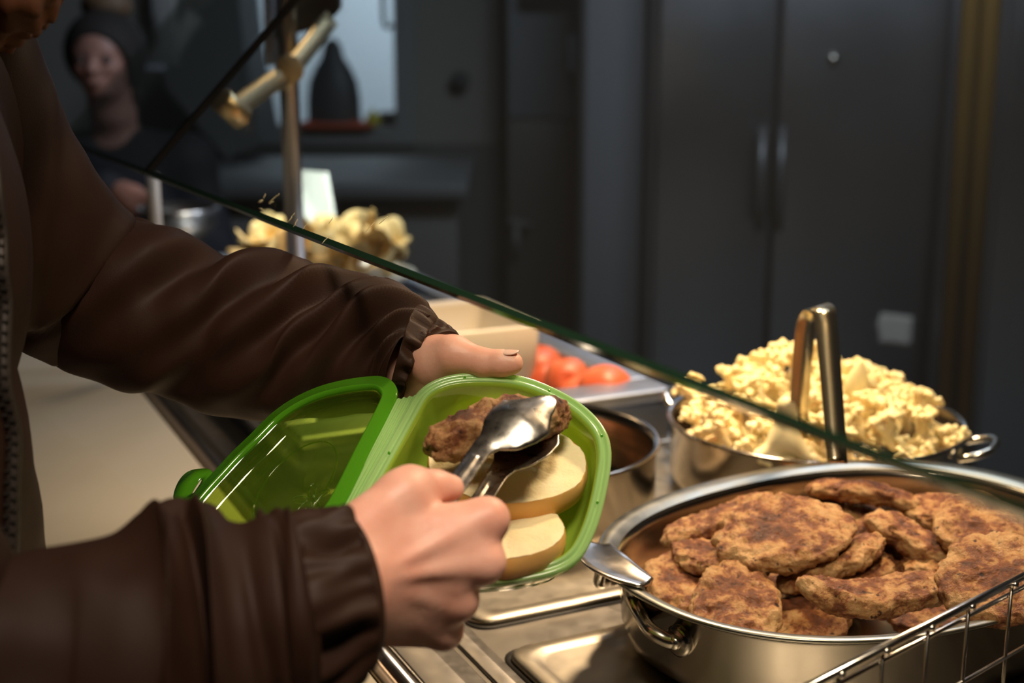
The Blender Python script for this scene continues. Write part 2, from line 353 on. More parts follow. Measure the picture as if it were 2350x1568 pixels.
# back wall of the kitchen with the serving hatch opening; front face at depth YB
YB = 4.95
def onY(px, py, y):
    r = ray(px, py); return CAM + r * (y / r[1])
hx0, hx1 = onY(560, 100, YB)[0], onY(905, 100, YB)[0]
hz0 = onY(800, 292, YB)[2]; hz1 = 2.15
dz = onY(1100, 330, YB)[2]
wb = MB()
def wallbox(x0, x1, z0, z1, y=YB, t=0.12):
    return box(((x0 + x1) / 2, y + t / 2, (z0 + z1) / 2), X, Y, Z, (x1 - x0) / 2, t / 2, (z1 - z0) / 2)
wb.add(*wallbox(-4, hx0, dz, 2.7)); wb.add(*wallbox(hx1, 4, dz, 2.7)); wb.add(*wallbox(hx0, hx1, dz, hz0)); wb.add(*wallbox(hx0, hx1, hz1, 2.7))
tag(wb.build('wall_back', M['wall'], None, False), kind='structure')
tag(obj('trim_1', *wallbox(-4, 4, 0, dz, YB - 0.03, 0.15), M['wall_low'], None, False), kind='structure')
wf = MB()
for a in ((hx0 - 0.07, hx0, hz0 - 0.07, hz1 + 0.07), (hx1, hx1 + 0.07, hz0 - 0.07, hz1 + 0.07), (hx0, hx1, hz0 - 0.07, hz0), (hx0, hx1, hz1, hz1 + 0.07)):
    wf.add(*wallbox(*a, y=YB - 0.03, t=0.16))
tag(wf.build('window_1', M['frame'], None, False), kind='structure')

# tall steel refrigerator, double door
def steelbox(x0, x1, z0, z1, y0, y1, bev=0.004): return box(((x0 + x1) / 2, (y0 + y1) / 2, (z0 + z1) / 2), X, Y, Z, (x1 - x0) / 2, (y1 - y0) / 2, (z1 - z0) / 2, bev)
YF = 4.0
fx0, fxm, fx1 = onY(1503, 300, YF)[0], onY(1776, 300, YF)[0], onY(2178, 300, YF)[0]
t = thing('refrigerator', ((fx0 + fx1) / 2, YF + 0.35, 0), 'tall stainless steel double-door refrigerator against the back wall', 'refrigerator')
obj('body', *steelbox(fx0 - 0.01, fx1 + 0.01, 0.1, 2.1, YF + 0.03, YF + 0.7), M['fridge'], t)
for a, b in ((fx0, fxm - 0.004), (fxm + 0.004, fx1)):
    dd = obj('door', *steelbox(a, b, 0.14, 2.06, YF - 0.03, YF + 0.03, 0.012), M['fridge'], t)
    hxx = (fxm - 0.045) if a == fx0 else (fxm + 0.03 - 0.02)
    z1, z0 = onY(1745, 285, YF)[2], onY(1745, 520, YF)[2]
    hb = MB(); hb.add(*tube([(hxx, YF - 0.075, z0), (hxx, YF - 0.075, z1)], 0.013, 12))
    for zz in (z0 + 0.03, z1 - 0.03): hb.add(*tube([(hxx, YF - 0.03, zz), (hxx, YF - 0.075, zz)], 0.008, 8))
    hb.build('handle', pr('dull_door_handle', (0.13, 0.13, 0.135), 0.4, metal=0.6), dd)
for k, a in enumerate((fx0 + 0.05, fx1 - 0.05)):
    obj('leg', *tube([(a, YF + 0.1, 0), (a, YF + 0.1, 0.12)], 0.02, 10), M['fridge'], t)
lk = P(1888, 130, 4.02); c = MB(); c.add(*tube([(lk[0], YF - 0.045, lk[2]), (lk[0], YF - 0.028, lk[2])], 0.014, 14)); c.build('lock', M['chrome'], t)
# paper label on the right door
lp = onY(2055, 752, YF - 0.031)
pv = []
for ix in range(9):
    for iz in range(7):
        pv.append((lp[0] - 0.05 + 0.1 * ix / 8 + (0.006 * math.sin(iz * 1.3) if ix == 0 else 0), YF - 0.033 - 0.003 * math.sin(ix * .8) ** 2, lp[2] - 0.045 + 0.09 * iz / 6 - 0.012 * ix / 8))
pf = [(a * 7 + b, (a + 1) * 7 + b, (a + 1) * 7 + b + 1, a * 7 + b + 1) for a in range(8) for b in range(6)]
o = obj('paper_note', pv, pf, M['paper']); tag(o, 'small pale paper note stuck on the steel door beside the amber post', 'paper')
md = o.modifiers.new('s', 'SOLIDIFY'); md.thickness = 0.001
# grey tall cupboard left of the refrigerator
cx0, cx1 = onY(1335, 300, 4.15)[0], fx0 - 0.016
t = thing('tall_cupboard', ((cx0 + cx1) / 2, 4.4, 0), 'tall narrow grey cupboard just left of the refrigerator', 'cupboard')
obj('body', *steelbox(cx0, cx1, 0.05, 2.2, 4.17, 4.6), pr('grey_cupboard', (0.16, 0.165, 0.18), 0.5), t)
obj('door', *steelbox(cx0 + 0.01, cx1 - 0.006, 0.08, 2.17, 4.15, 4.17, 0.003), pr('grey_cupboard_door', (0.17, 0.175, 0.19), 0.45), t)
obj('plinth', *steelbox(cx0 + 0.02, cx1 - 0.02, 0, 0.05, 4.2, 4.66, 0.002), M['darkgrey'], t)
# door frame / doorway left of it
gx0, gx1 = onY(1165, 300, 4.7)[0], onY(1318, 300, 4.7)[0]
gz = onY(1230, 275, 4.7)[2]
t = thing('kitchen_cabinet', ((gx0 + gx1) / 2, 4.8, 0), 'grey cabinet with darker lower half left of the tall cupboard', 'cabinet')
obj('lower_body', *steelbox(gx0, gx1, 0.05, gz, 4.7, 4.94), pr('dark_cabinet', (0.07, 0.066, 0.058), 0.5), t)
obj('upper_body', *steelbox(gx0, gx1, gz + 0.005, 2.0, 4.7, 4.94), pr('grey_blue_cabinet', (0.20, 0.215, 0.23), 0.45), t)
obj('top_panel', *steelbox(gx0 + 0.05, gx1 - 0.012, 1.45, 1.52, 4.6, 4.699), M['frame'], t)
s0 = onY(1320, 80, 4.6); s1 = onY(1320, 165, 4.6)
o = obj('wall_switch_box', *steelbox(s0[0] - 0.018, s0[0] + 0.018, s1[2], s0[2], 4.60, 4.72, 0.004), pr('pale_blue_plastic', (0.40, 0.48, 0.62), 0.5)); tag(o, 'small pale blue box high between grey cabinet and tall cupboard', 'box')
k = onY(1055, 187, YB - 0.02)
o = MB(); o.add(*tube([k + Y * 0.03, k - Y * 0.02], 0.034, 20)); o.add(*tube([k - Y * 0.02, k - Y * 0.03], 0.015, 12)); o = o.build('wall_dispenser', M['darkgrey']); tag(o, 'dark round dispenser on the grey wall right of the hatch', 'dispenser')
k = onY(1185, 545, 4.62)
o = MB(); o.add(*tube([(k[0], 4.66, k[2] - 0.06), (k[0], 4.66, k[2] + 0.03)], 0.012, 10)); o.add(*tube([(k[0] - 0.03, 4.66, k[2] + 0.05), (k[0] + 0.05, 4.66, k[2] + 0.035)], 0.01, 10)); o.add(*tube([(k[0], 4.66, k[2] + 0.03), (k[0], 4.66, k[2] + 0.045)], 0.009, 8)); o.add(*tube([(k[0], 4.66, k[2] - 0.02), (k[0], 4.70, k[2] - 0.02)], 0.009, 8))
o = o.build('cabinet_handle', pr('dull_handle', (0.16, 0.16, 0.155), 0.4)); tag(o, 'dull grey lever handle on the dark lower cabinet', 'handle')

# amber round post to the right of the refrigerator and steel cabinet behind it
pa, pb = P(2238, 0, 3.1), P(2198, 900, 3.1)
t = thing('amber_post', (pb[0], pa[1], 0), 'dark amber metal double post right of the refrigerator', 'post')
for dx, r in ((-0.022, 0.020), (0.022, 0.022)):
    xa = pa[0] + dx
    obj('tube', *tube([(pb[0] + dx, pb[1] - 0.0, 0.0), (xa, pa[1], 2.7)], r, 20), M['wood'], t)
cx = onY(2290, 300, 3.5)[0]
t = thing('steel_cabinet', (cx + 0.4, 3.8, 0), 'steel cabinet at the right edge behind the amber post', 'cabinet')
obj('body', *steelbox(cx, cx + 0.8, 0.08, 2.1, 3.52, 3.94), M['fridge'], t); obj('door', *steelbox(cx + 0.01, cx + 0.79, 0.1, 2.08, 3.49, 3.52, 0.006), M['fridge'], t)

# objects in the hatch
def onhatch(px, py, y=YB + 0.06): return onY(px, py, y)
b0 = onhatch(768, 292); ph = onhatch(768, 95)[2] - b0[2]
prof = [(0.0, 0.0), (0.093, 0.0), (0.095, 0.02), (0.093, 0.12), (0.085, 0.19), (0.062, 0.25), (0.040, 0.29), (0.034, 0.32), (0.030, 0.345), (0.018, 0.36), (0.0, 0.362)]
def lathe(prof, c, n=40):
    a = np.linspace(0, 2 * math.pi, n, endpoint=False)
    rings = [np.stack([c[0] + r * np.cos(a), c[1] + r * np.sin(a), np.full(n, c[2] + z)], 1) for r, z in prof]
    return loft(rings)
sc_ = ph / 0.362
V, Fc = lathe([(max(r, 0.001) * 1.0, z * sc_) for r, z in prof], (b0[0], YB + 0.06, b0[2] + 0.004)); V[:, 1] = YB + 0.06 + (V[:, 1] - YB - 0.06) * 0.6
t = thing('dark_jug', (b0[0], YB + 0.06, b0[2]), 'dark bell-shaped insulated jug standing in the lit serving hatch', 'jug')
obj('body', V, Fc, M['darkgrey'], t)
o = obj('cap', *tube([(b0[0], YB + .06, b0[2] + ph * 0.97), (b0[0], YB + .06, b0[2] + ph * 1.03)], 0.018, 16), M['darkgrey'], t)
r0, r1 = onhatch(700, 290), onhatch(865, 285)
t = thing('red_tray', ((r0[0] + r1[0]) / 2, YB - 0.01, hz0), 'flat red tray lying on the hatch sill under the dark jug', 'tray')
# low open tray
c = np.array([(r0[0] + r1[0]) / 2, YB - 0.03, hz0 + 0.012]); hw = (r1[0] - r0[0]) / 2
V, Fc = loft([rrect(c + Z * z, X, Y, hw - i, 0.05 - i * .5, 0.01, 4) for i, z in ((0.006, -0.012), (0, 0.010), (0.004, 0.010), (0.009, -0.006))]); obj('tray_body', V, Fc, M['red'], t)
y0 = onhatch(858, 275, YB - 0.02)
V, Fc = lathe([(0.001, 0.0), (0.018, 0.002), (0.027, 0.016), (0.028, 0.026), (0.020, 0.044), (0.009, 0.052), (0.009, 0.06), (0.001, 0.061)], (y0[0] + 0.0, YB - 0.05, hz0 + 0.004), 20)
tag(obj('yellow_bottle', V, Fc, M['yellow']), 'small round yellow bottle at the right end of the red tray', 'bottle')
k0, k1 = onhatch(872, 285), onhatch(908, 262)
tag(obj('black_box', *steelbox(k0[0], k1[0] + 0.0, hz0, k1[2] + 0.01, YB + 0.03, YB + 0.09, 0.004), M['darkgrey']), 'black box on the hatch sill right of the yellow bottle', 'box')
k = onhatch(880, 60, YB + 0.05)
tag(obj('hanging_hook', *tube([(k[0], k[1], 2.14), (k[0], k[1], k[2] + 0.03), (k[0] + 0.004, k[1], k[2]), (k[0] + 0.02, k[1], k[2] - 0.006), (k[0] + 0.03, k[1], k[2] + 0.008)], 0.008, 8), M['darkgrey']), 'dark hook hanging at the top right of the lit hatch', 'hook')

# ------------------------------------------------------------------ serving counter
t = thing('serving_counter', W(0.8, 1.4, 0), 'long stainless steel serving counter with hot plates under the glass screen', 'counter')
def tbox(T0, T1, L0, L1, z0, z1, bev=0.0): return box(W((T0 + T1) / 2, (L0 + L1) / 2, (z0 + z1) / 2), TD, LD, ZD, (T1 - T0) / 2, (L1 - L0) / 2, (z1 - z0) / 2, bev)
obj('cabinet_base', *tbox(0.40, 0.90, 0.0, 2.85, 0.0, 0.86), M['coldsteel'], t, False)
obj('worktop', *tbox(0.372, 1.115, -0.05, 1.41, 0.86, 0.896, 0.004), M['counter'], t)
obj('worktop', *tbox(0.372, 0.91, 1.412, 2.9, 0.86, 0.896, 0.004), M['counter'], t)
# front nose, rounded
nose = [W(0.362, -0.05, 0.890), W(0.362, 2.9, 0.890)]
obj('front_nose', *tube(nose, 0.0105, 14), M['chrome'], t)
obj('front_strip', *tbox(0.372, 0.418, -0.04, 2.89, 0.894, 0.899, 0.0015), M['counter'], t)
obj('front_strip', *tbox(0.424, 0.446, -0.04, 2.89, 0.894, 0.899, 0.0015), M['counter'], t)
for L0, L1 in ((0.30, 0.965), (1.018, 1.40)):
    rings = []
    cc = W((0.452 + 0.86) / 2, (L0 + L1) / 2, 0.896)
    for off, z in ((0, 0), (0, 0.004), (0.002, 0.006), (0.014, 0.0062), (0.018, 0.0045), (0.022, 0.0042)):
        rings.append(rrect(cc + ZD * z, TD, LD, (0.86 - 0.452) / 2 - off, (L1 - L0) / 2 - off, 0.02, 6))
    obj('hot_plate', *loft(rings), M['plate'], t)
    rings = [rrect(cc + ZD * z, TD, LD, (0.86 - 0.452) / 2 + off, (L1 - L0) / 2 + off, 0.02, 6) for off, z in ((-0.004, 0.0), (-0.004, 0.0012), (0.004, 0.0012), (0.004, 0.0))]
    obj('seal', *loft(rings, cap=False), M['dark'], t)
# tray slide on the guests' side
t = thing('tray_slide', W(0.1, 1.7, 0), 'pale beige tray slide along the guests side of the counter', 'tray slide')
obj('slab', *tbox(0.06, 0.340, 0.9, 2.85, 0.862, 0.900, 0.004), M['beige'], t)
obj('edge_strip', *tbox(0.341, 0.351, 0.9, 2.85, 0.87, 0.9015, 0.002), pr('bronze_edge', (0.22, 0.17, 0.12), 0.35, metal=0.7), t)
for L in (1.2, 2.0, 2.7): obj('bracket', *tbox(0.08, 0.36, L, L + 0.03, 0.80, 0.862, 0.003), M['coldsteel'], t)

# cold well behind with rims
t = thing('cold_well', W(0.65, 2.0, 0.896), 'raised grey steel cold well holding the tomatoes and cream bin', 'cold well')
Lf, Lb, Ta, Tb = 1.425, 2.70, 0.42, 0.900
obj('front_rim', *tbox(Ta, Tb, Lf - 0.005, Lf + 0.055, 0.945, 0.960, 0.003), M['coldsteel'], t)
obj('front_panel', *tbox(Ta + 0.004, Tb - 0.004, Lf, Lf + 0.01, 0.896, 0.946), M['coldsteel'], t)
obj('side_rim', *tbox(Tb - 0.042, Tb, Lf + 0.056, Lb, 0.945, 0.960, 0.003), M['coldsteel'], t)
obj('side_rim', *tbox(Ta, Ta + 0.04, Lf + 0.056, Lb, 0.945, 0.960, 0.003), M['coldsteel'], t)
obj('side_panel', *tbox(Tb - 0.012, Tb - 0.002, Lf + 0.012, Lb, 0.896, 0.9449), M['coldsteel'], t)
obj('side_panel', *tbox(Ta + 0.002, Ta + 0.012, Lf + 0.012, Lb, 0.896, 0.9449), M['coldsteel'], t)
obj('cross_bar', *tbox(Ta + 0.041, Tb - 0.043, 1.83, 1.86, 0.945, 0.958, 0.003), M['coldsteel'], t)
obj('deck', *tbox(Ta + 0.041, Tb - 0.043, 1.861, Lb, 0.935, 0.945, 0.002), M['coldsteel'], t)
obj('base_sheet', *tbox(Ta + 0.013, Tb - 0.013, Lf + 0.012, 1.83, 0.897, 0.901), M['coldsteel'], t)
# cream bin
c0 = W(0.745, 1.708, 0.902)
t = thing('cream_bin', c0, 'open cream rectangular plastic bin behind the left hand', 'bin')
rings = [rrect(c0 + ZD * z, TD, LD, 0.068 - o, 0.098 - o, 0.012, 5) for o, z in ((0.006, 0), (0.0, 0.105), (0.0, 0.109), (0.004, 0.109), (0.0045, 0.100), (0.010, 0.012))]
obj('bin_wall', *loft(rings), M['bin'], t)
# tomatoes
def tomato(seed):
    rr_ = random.Random(seed); V = []; n, m = 36, 20
    ph0 = rr_.random() * 6
    for i in range(m + 1):
        th = math.pi * i / m
        for j in range(n):
            a = 2 * math.pi * j / n; r = 1 + 0.03 * math.cos(5 * a + ph0) * math.sin(th) ** 2
            rad = math.sin(th) * r; z = 0.86 * math.cos(th) - 0.14 * math.exp(-(th / 0.28) ** 2)
            V.append((rad * math.cos(a), rad * math.sin(a), z))
    Fc = [(i * n + j, (i + 1) * n + j, (i + 1) * n + (j + 1) % n, i * n + (j + 1) % n) for i in range(m) for j in range(n)]
    return np.array(V), Fc
toms = [(1235, 840, 0.945, 0.034, 'tomato at the left of the pile, just past the thumb tip'), (1302, 875, 0.945, 0.031, 'tomato in the middle of the pile in the cold well'), (1388, 893, 0.945, 0.036, 'large tomato at the right end of the pile nearest the steel rim'),
        (1335, 915, 0.930, 0.031, 'tomato half hidden behind the green box rim, in front of the large one'), (1250, 880, 0.925, 0.032, 'tomato low behind the top of the green box rim'), (1180, 850, 0.930, 0.032, 'tomato behind the thumb, beside the cream bin')]
for i, (px, py, z, r, lb) in enumerate(toms):
    c = PZ(px, py, z); V, Fc = tomato(i); a = i * 1.3
    Rx = np.array([[1, 0, 0], [0, math.cos(a), -math.sin(a)], [0, math.sin(a), math.cos(a)]])
    tag(obj('tomato', c + (V @ Rx.T) * r, Fc, M['tomato']), lb, 'tomato', 'tomatoes in the cold well')
# chips in a white dish
cd = (PZ(560, 610, 0.98) + PZ(955, 610, 0.98)) / 2; cd[1] -= 0.07; cd[2] = 0.9465
t = thing('chip_dish', cd, 'white oval dish heaped with pale chips behind the metal tube', 'dish')
rings = [oval(cd + ZD * z, X, Y, a, b) for a, b, z in ((0.10, 0.07, 0), (0.11, 0.08, 0.004), (0.148, 0.105, 0.030), (0.155, 0.112, 0.036), (0.152, 0.110, 0.038), (0.142, 0.100, 0.031), (0.10, 0.07, 0.007))]
obj('dish_body', *loft(rings), M['white'], t)
def chip_mesh(seed, m):
    rg = random.Random(seed); V = []; n, k = 26, 7; ph_ = rg.random() * 6; amp = 0.35 + rg.random() * 0.35
    for layer in (0, 1):
        for i in range(k):
            q = i / (k - 1)
            for j in range(n):
                a = 2 * math.pi * j / n; r = q * (1 + 0.13 * math.sin(2 * a + ph_) + 0.07 * math.sin(3 * a + 2 * ph_))
                x, y = r * math.cos(a), 0.75 * r * math.sin(a); z = amp * (x * x - 0.6 * y * y) + 0.06 * math.sin(4 * x + ph_) + 0.05 * math.sin(5 * y)
                V.append((x, y, z + (0.05 if layer else 0)))
    Fc = []
    for l in (0, 1):
        o = l * k * n
        for i in range(k - 1):
            for j in range(n):
                f = (o + i * n + j, o + i * n + (j + 1) % n, o + (i + 1) * n + (j + 1) % n, o + (i + 1) * n + j); Fc.append(f if l == 0 else f[::-1])
    o = (k - 1) * n
    for j in range(n): Fc.append((o + j, o + (j + 1) % n, o + k * n + (j + 1) % n, o + k * n + j))
    V = np.array(V) * 0.034
    return obj('chip', V + [0, 0, 5], Fc, m)
protos = [chip_mesh(s, M['chip']) for s in range(4)]
rg = random.Random(5); used = set(); nchip = 46
for i in range(nchip):
    a = i * 2.39996; q = math.sqrt((i + 0.5) / nchip); x = cd[0] + 0.135 * q * math.cos(a); y = cd[1] + 0.085 * q * math.sin(a)
    peak = 0.055 * (1 - q ** 2) + 0.03 * math.exp(-((x - (cd[0] + 0.08)) / 0.03) ** 2) + 0.022 * math.exp(-((x - (cd[0] - 0.09)) / 0.03) ** 2)
    z = cd[2] + 0.036 + peak * rg.uniform(0.75, 1.0)
    p0 = protos[i % 4]; rot = (rg.uniform(-1.1, 1.1), rg.uniform(-1.1, 1.1), rg.uniform(0, 6.28))
    if i < 4: c = p0; c.location = (x, y, z); c.rotation_euler = rot
    else: c = copy_tree(p0, (x, y, z), rot, rg.uniform(1.0, 1.3))
    tag(c, 'pale curly chip in the heap on the white oval dish', 'chip', 'chips heaped in the white dish')
# spoon handle in the chips
k = P(735, 598, 2.31)
V = [k + a for a in (np.array([-0.02, 0, 0.0]), np.array([-0.008, 0.0, 0.005]), np.array([0.01, 0.01, 0.006]), np.array([0.03, 0.02, 0.0]))]
V, Fc = loft([oval(p, nrm([0.3, -1, 0]), Z, w, h, 16) for p, w, h in zip(catmull(V, 5), np.interp(np.linspace(0, 1, 16), [0, .25, .6, 1], [0.008, 0.02, 0.018, 0.008]), np.full(16, 0.008))])
tag(obj('serving_scoop', V, Fc, M['chrome']), 'small shiny scoop lying at the foot of the chips right of the tube', 'scoop')
# bright upright card behind chips
ca, cb = P(668, 388, 2.55), P(770, 560, 2.55)
t = thing('menu_card', (ca + cb) / 2 * [1, 1, 0] + [0, 0, 0.9465], 'glossy white upright card in a slim stand behind the chips', 'card')
cq = [P(668, 388, 2.56), P(748, 396, 2.50), P(780, 585, 2.50), P(682, 590, 2.56)]
nn = nrm(np.cross(cq[1] - cq[0], cq[3] - cq[0]))
V = [q + nn * s for s in (0, 0.004) for q in cq]
obj('card_face', V, [(0, 1, 2, 3), (7, 6, 5, 4), (0, 4, 5, 1), (1, 5, 6, 2), (2, 6, 7, 3), (3, 7, 4, 0)], M['card'], t, False)
cm = (cq[2] + cq[3]) / 2
obj('stand', *box((cm[0], cm[1], (0.9465 + cm[2]) / 2), X, Y, Z, 0.035, 0.008, max(0.004, abs(cm[2] - 0.9465) / 2), 0.002), M['silver'], t)
area('card_added_fill', cm + [0.15, -0.35, 0.75], (cq[0] + cq[2]) / 2, 0.05, 0.05, 1.6, (0.95, 1.0, 0.95), 40)  # added fill that brightens the card; no fitting hangs here

# ------------------------------------------------------------------ glass screen
GA = P(330, 398, 1.46); GE = W(0.335, -0.15, 1.2475) * [1, 1, 0] + [0, 0, GA[2]]
# direction of the bottom edge follows the photo
pB = P(1500, 857, 1.46 * 382 / (857 - 16)); pB[2] = GA[2]
ed = nrm(pB - GA); S46 = math.radians(46.5); gup = nrm(TD * math.cos(S46) + ZD * math.sin(S46)); gn = nrm(np.cross(ed, gup))
if gn[2] < 0: gn = -gn
def pane(name, L0, L1, H, label):
    t = thing(name, GA + ed * (L0 + L1) / 2, label, 'glass screen')
    th = 0.006
    V, Fc = box(GA + ed * (L0 + L1) / 2 + gup * (H / 2 + 0.004), ed, gup, gn, (L1 - L0) / 2, H / 2, th / 2)
    obj('glass_sheet', V, Fc, M['glass'], t, False)
    V, Fc = box(GA + ed * (L0 + L1) / 2 + gup * 0.002, ed, gup, gn, (L1 - L0) / 2, 0.0022, th / 2 + 0.0003)
    obj('polished_edge', V, Fc, M['glassedge'], t, False)
    return t
near = pane('glass_screen', 0.004, 1.62, 0.60, 'large sloping glass screen above the hot food with dark polished lower edge')
V, Fc = box(GA + gup * 0.20 + ed * 0.0065, ed, gup, gn, 0.0035, 0.20, 0.0034); obj('side_edge', V, Fc, pr('black_edge_seal', (0.006, 0.006, 0.006), 0.4), near, False)
L2 = -np.linalg.norm(PZ(170, 322, GA[2]) - GA)
far = pane('glass_screen', L2, -0.004, 0.42, 'smaller sloping glass screen beyond the joint, in front of the kitchen worker')
# dried smears on the near pane
rg = random.Random(8)
smb = MB()
for (sx, sy, l, w, a) in ((598, 462, 14, 6, 20), (607, 450, 10, 3, 70), (628, 455, 34, 2.2, 40), (622, 465, 12, 3, 30), (600, 480, 12, 2, -20), (668, 500, 26, 1.6, 55), (678, 512, 22, 1.4, 60), (700, 520, 18, 1.3, 50), (745, 552, 20, 1.5, 50), (880, 505, 26, 1.4, 40), (850, 520, 30, 1.2, 45), (760, 505, 20, 1.2, 60)):
    pts = []
    for q in range(9):
        s = (q / 8 - .5) * l; px = sx + s * math.cos(math.radians(a)) + rg.uniform(-1, 1); py = sy - s * math.sin(math.radians(a)) + rg.uniform(-1, 1)
        pts.append(PP(px, py, GA + gn * 0.0034, gn))
    ww = np.sin(np.linspace(0.15, 3.0, 9)) * w / F * 1.9
    smb.add(*ribbon(pts, np.cross(pts[-1] - pts[0], gn), ww, 0.0003))
tag(smb.build('food_smears', M['smear'], near), kind='stuff')

# posts and clamps of the screen
def clamp_post():
    k = P(350, 400, 2.02)
    t = thing('screen_post', (k[0], k[1], 0.90), 'slim white post carrying the corner of the glass screen', 'post')
    obj('tube', *tube([(k[0], k[1], 0.905), (k[0], k[1], k[2])], 0.0095, 16), pr('white_post', (0.62, 0.58, 0.52), 0.35), t)
    obj('foot', *lathe([(0.001, 0), (0.02, 0), (0.02, 0.005), (0.009, 0.007), (0.001, 0.0075)], (k[0], k[1], 0.900), 20), M['silver'], t)
clamp_post()
k = P(675, 500, 1.98)
t = thing('canopy_post', (k[0], k[1], 0.90), 'tall satin metal tube standing in front of the chips', 'post')
pt = obj('tube', *tube([(k[0], k[1], 0.90), (k[0], k[1], 2.05)], 0.0135, 24), M['silver'], t)
obj('base_flange', *lathe([(0.001, 0), (0.03, 0), (0.03, 0.006), (0.016, 0.009), (0.001, 0.01)], (k[0], k[1], 0.899), 24), M['silver'], t)
# arm from post down to the clamp
a0, a1, a2 = P(745, 60, 1.93), P(664, 160, 1.80), P(540, 248, 1.62)
t = thing('glass_clamp_arm', a1, 'brass toned arm with two round clamps gripping the screen below the metal tube', 'clamp')
dirc = nrm(P(505, 228, 1.58) - P(560, 275, 1.62))
obj('rod', *ribbon(catmull([a0 + (a0 - a1) * 0.15, a1, (a1 + a2) / 2, a2], 6), gn, np.full(19, 0.024), 0.012), M['brass'], t)
c1 = P(505, 226, 1.57); c2 = P(558, 274, 1.60)
V, Fc = tube([c1, c1 + (c2 - c1) * .04, c1 + (c2 - c1) * .96, c2], [0.012, 0.0145, 0.0145, 0.012], 24); obj('clamp_barrel', V, Fc, M['brass'], t)
dn = nrm(CAM - a1); V, Fc = tube([a1 + dn * 0.012, a1 + dn * 0.028, a1 + dn * 0.030], [0.0185, 0.0185, 0.0170], 32); obj('clamp_disc', V, Fc, pr('tan_clamp_disc', (0.70, 0.58, 0.36), 0.5), t)
V, Fc = tube([P(655, 200, 1.84), P(668, 180, 1.82)], [0.006, 0.01], 14); obj('thumb_screw', V, Fc, M['brass'], t)
# bracket box at the top
bq = [P(632, -60, 1.95), P(775, -30, 1.95), P(775, 18, 1.95), P(738, 60, 1.95), P(632, 88, 1.95)]
V = [q + s * Y for s in (0, 0.05) for q in bq]; n = 5
t = thing('lamp_bracket', bq[4] + [0.03, 0.02, 0], 'dark amber angled lamp bracket at the top of the metal tube', 'bracket')
obj('plate', V, [tuple(range(4, -1, -1)), tuple(range(5, 10))] + [(i, (i + 1) % n, n + (i + 1) % n, n + i) for i in range(n)], pr('amber_bracket', (0.12, 0.085, 0.04), 0.4, metal=0.4), t, False)
lq = P(665, 46, 1.93); V, Fc = tube([lq, lq + Y * 0.02], 0.008, 12); obj('screw', V, Fc, M['chrome'], t)
obj('flange', *box((bq[0] + bq[4]) / 2 - X * 0.006, X, Y, Z, 0.006, 0.03, 0.08, 0.002), M['whiteframe'], t)

# equipment behind on the left
def fbox(x0, y0, x1, y1, d, dep, bev=0.004):
    a = P((x0 + x1) / 2, (y0 + y1) / 2, d); hw = abs(x1 - x0) / 2 * d / F; hh = abs(y1 - y0) / 2 * d / F
    return box(a + Y * dep / 2, X, Y, Z, hw, dep / 2, hh, bev)
t = thing('wall_rack', P(340, 120, 3.6) * [1, 1, 0] + [0, 0, 1.0], 'white metal rack frame beside the kitchen worker head', 'rack')
obj('upright', *fbox(344, -120, 366, 90, 3.6, 0.03), M['frame'], t)
obj('upright', *fbox(308, 95, 322, 165, 3.55, 0.02), M['whiteframe'], t)
obj('bar', *fbox(310, 150, 374, 162, 3.55, 0.02, 0.002), M['whiteframe'], t)
obj('dark_slot', *fbox(345, 40, 358, 100, 3.59, 0.01, 0.002), M['dark'], t)
obj('back_plate', *fbox(304, -120, 400, 150, 3.66, 0.02), pr('grey_back_plate', (0.22, 0.23, 0.22), 0.6), t)
t = thing('extractor_duct', P(470, 120, 4.2) * [1, 1, 0] + [0, 0, 1.6], 'dark grey slanting extractor duct left of the serving hatch', 'duct')
q = [P(x, y, 4.3) for x, y in ((445, 30), (545, -30), (560, 110), (600, 330), (520, 365), (380, 200), (370, 130), (440, 60))]
n = len(q); V = [p + s * Y for s in (0, 0.35) for p in q]
obj('duct_body', V, [tuple(range(n - 1, -1, -1)), tuple(range(n, 2 * n))] + [(i, (i + 1) % n, n + (i + 1) % n, n + i) for i in range(n)], pr('duct_grey', (0.085, 0.088, 0.085), 0.6), t, False)
rngs = catmull([P(395, 125, 4.0), P(408, 95, 3.98), P(425, 60, 3.97), P(445, 35, 3.97)], 6)
obj('hose', *tube(rngs, np.linspace(0.02, 0.036, len(rngs)), 16), pr('pale_hose', (0.30, 0.30, 0.28), 0.5), t)
t = thing('back_worktop', P(560, 420, 3.3) * [1, 1, 0], 'dark grey worktop cabinet standing far behind the screen', 'cabinet')
obj('body', *steelbox(-2.6, -0.15, 0.0, 0.92, 3.75, 4.4), M['wall_low'], t); obj('top', *steelbox(-2.65, -0.12, 0.921, 0.96, 3.70, 4.42), pr('dull_worktop', (0.10, 0.105, 0.11), 0.6), t)
k = P(410, 510, 2.9)
V, Fc = lathe([(0.001, 0), (0.05, 0), (0.075, 0.03), (0.085, 0.07), (0.08, 0.072), (0.07, 0.035), (0.045, 0.008), (0.001, 0.006)], (k[0], k[1], 0.9455), 32)
tag(obj('steel_bowl', V, Fc, M['steel']), 'shiny steel bowl behind the slim white post', 'bowl')

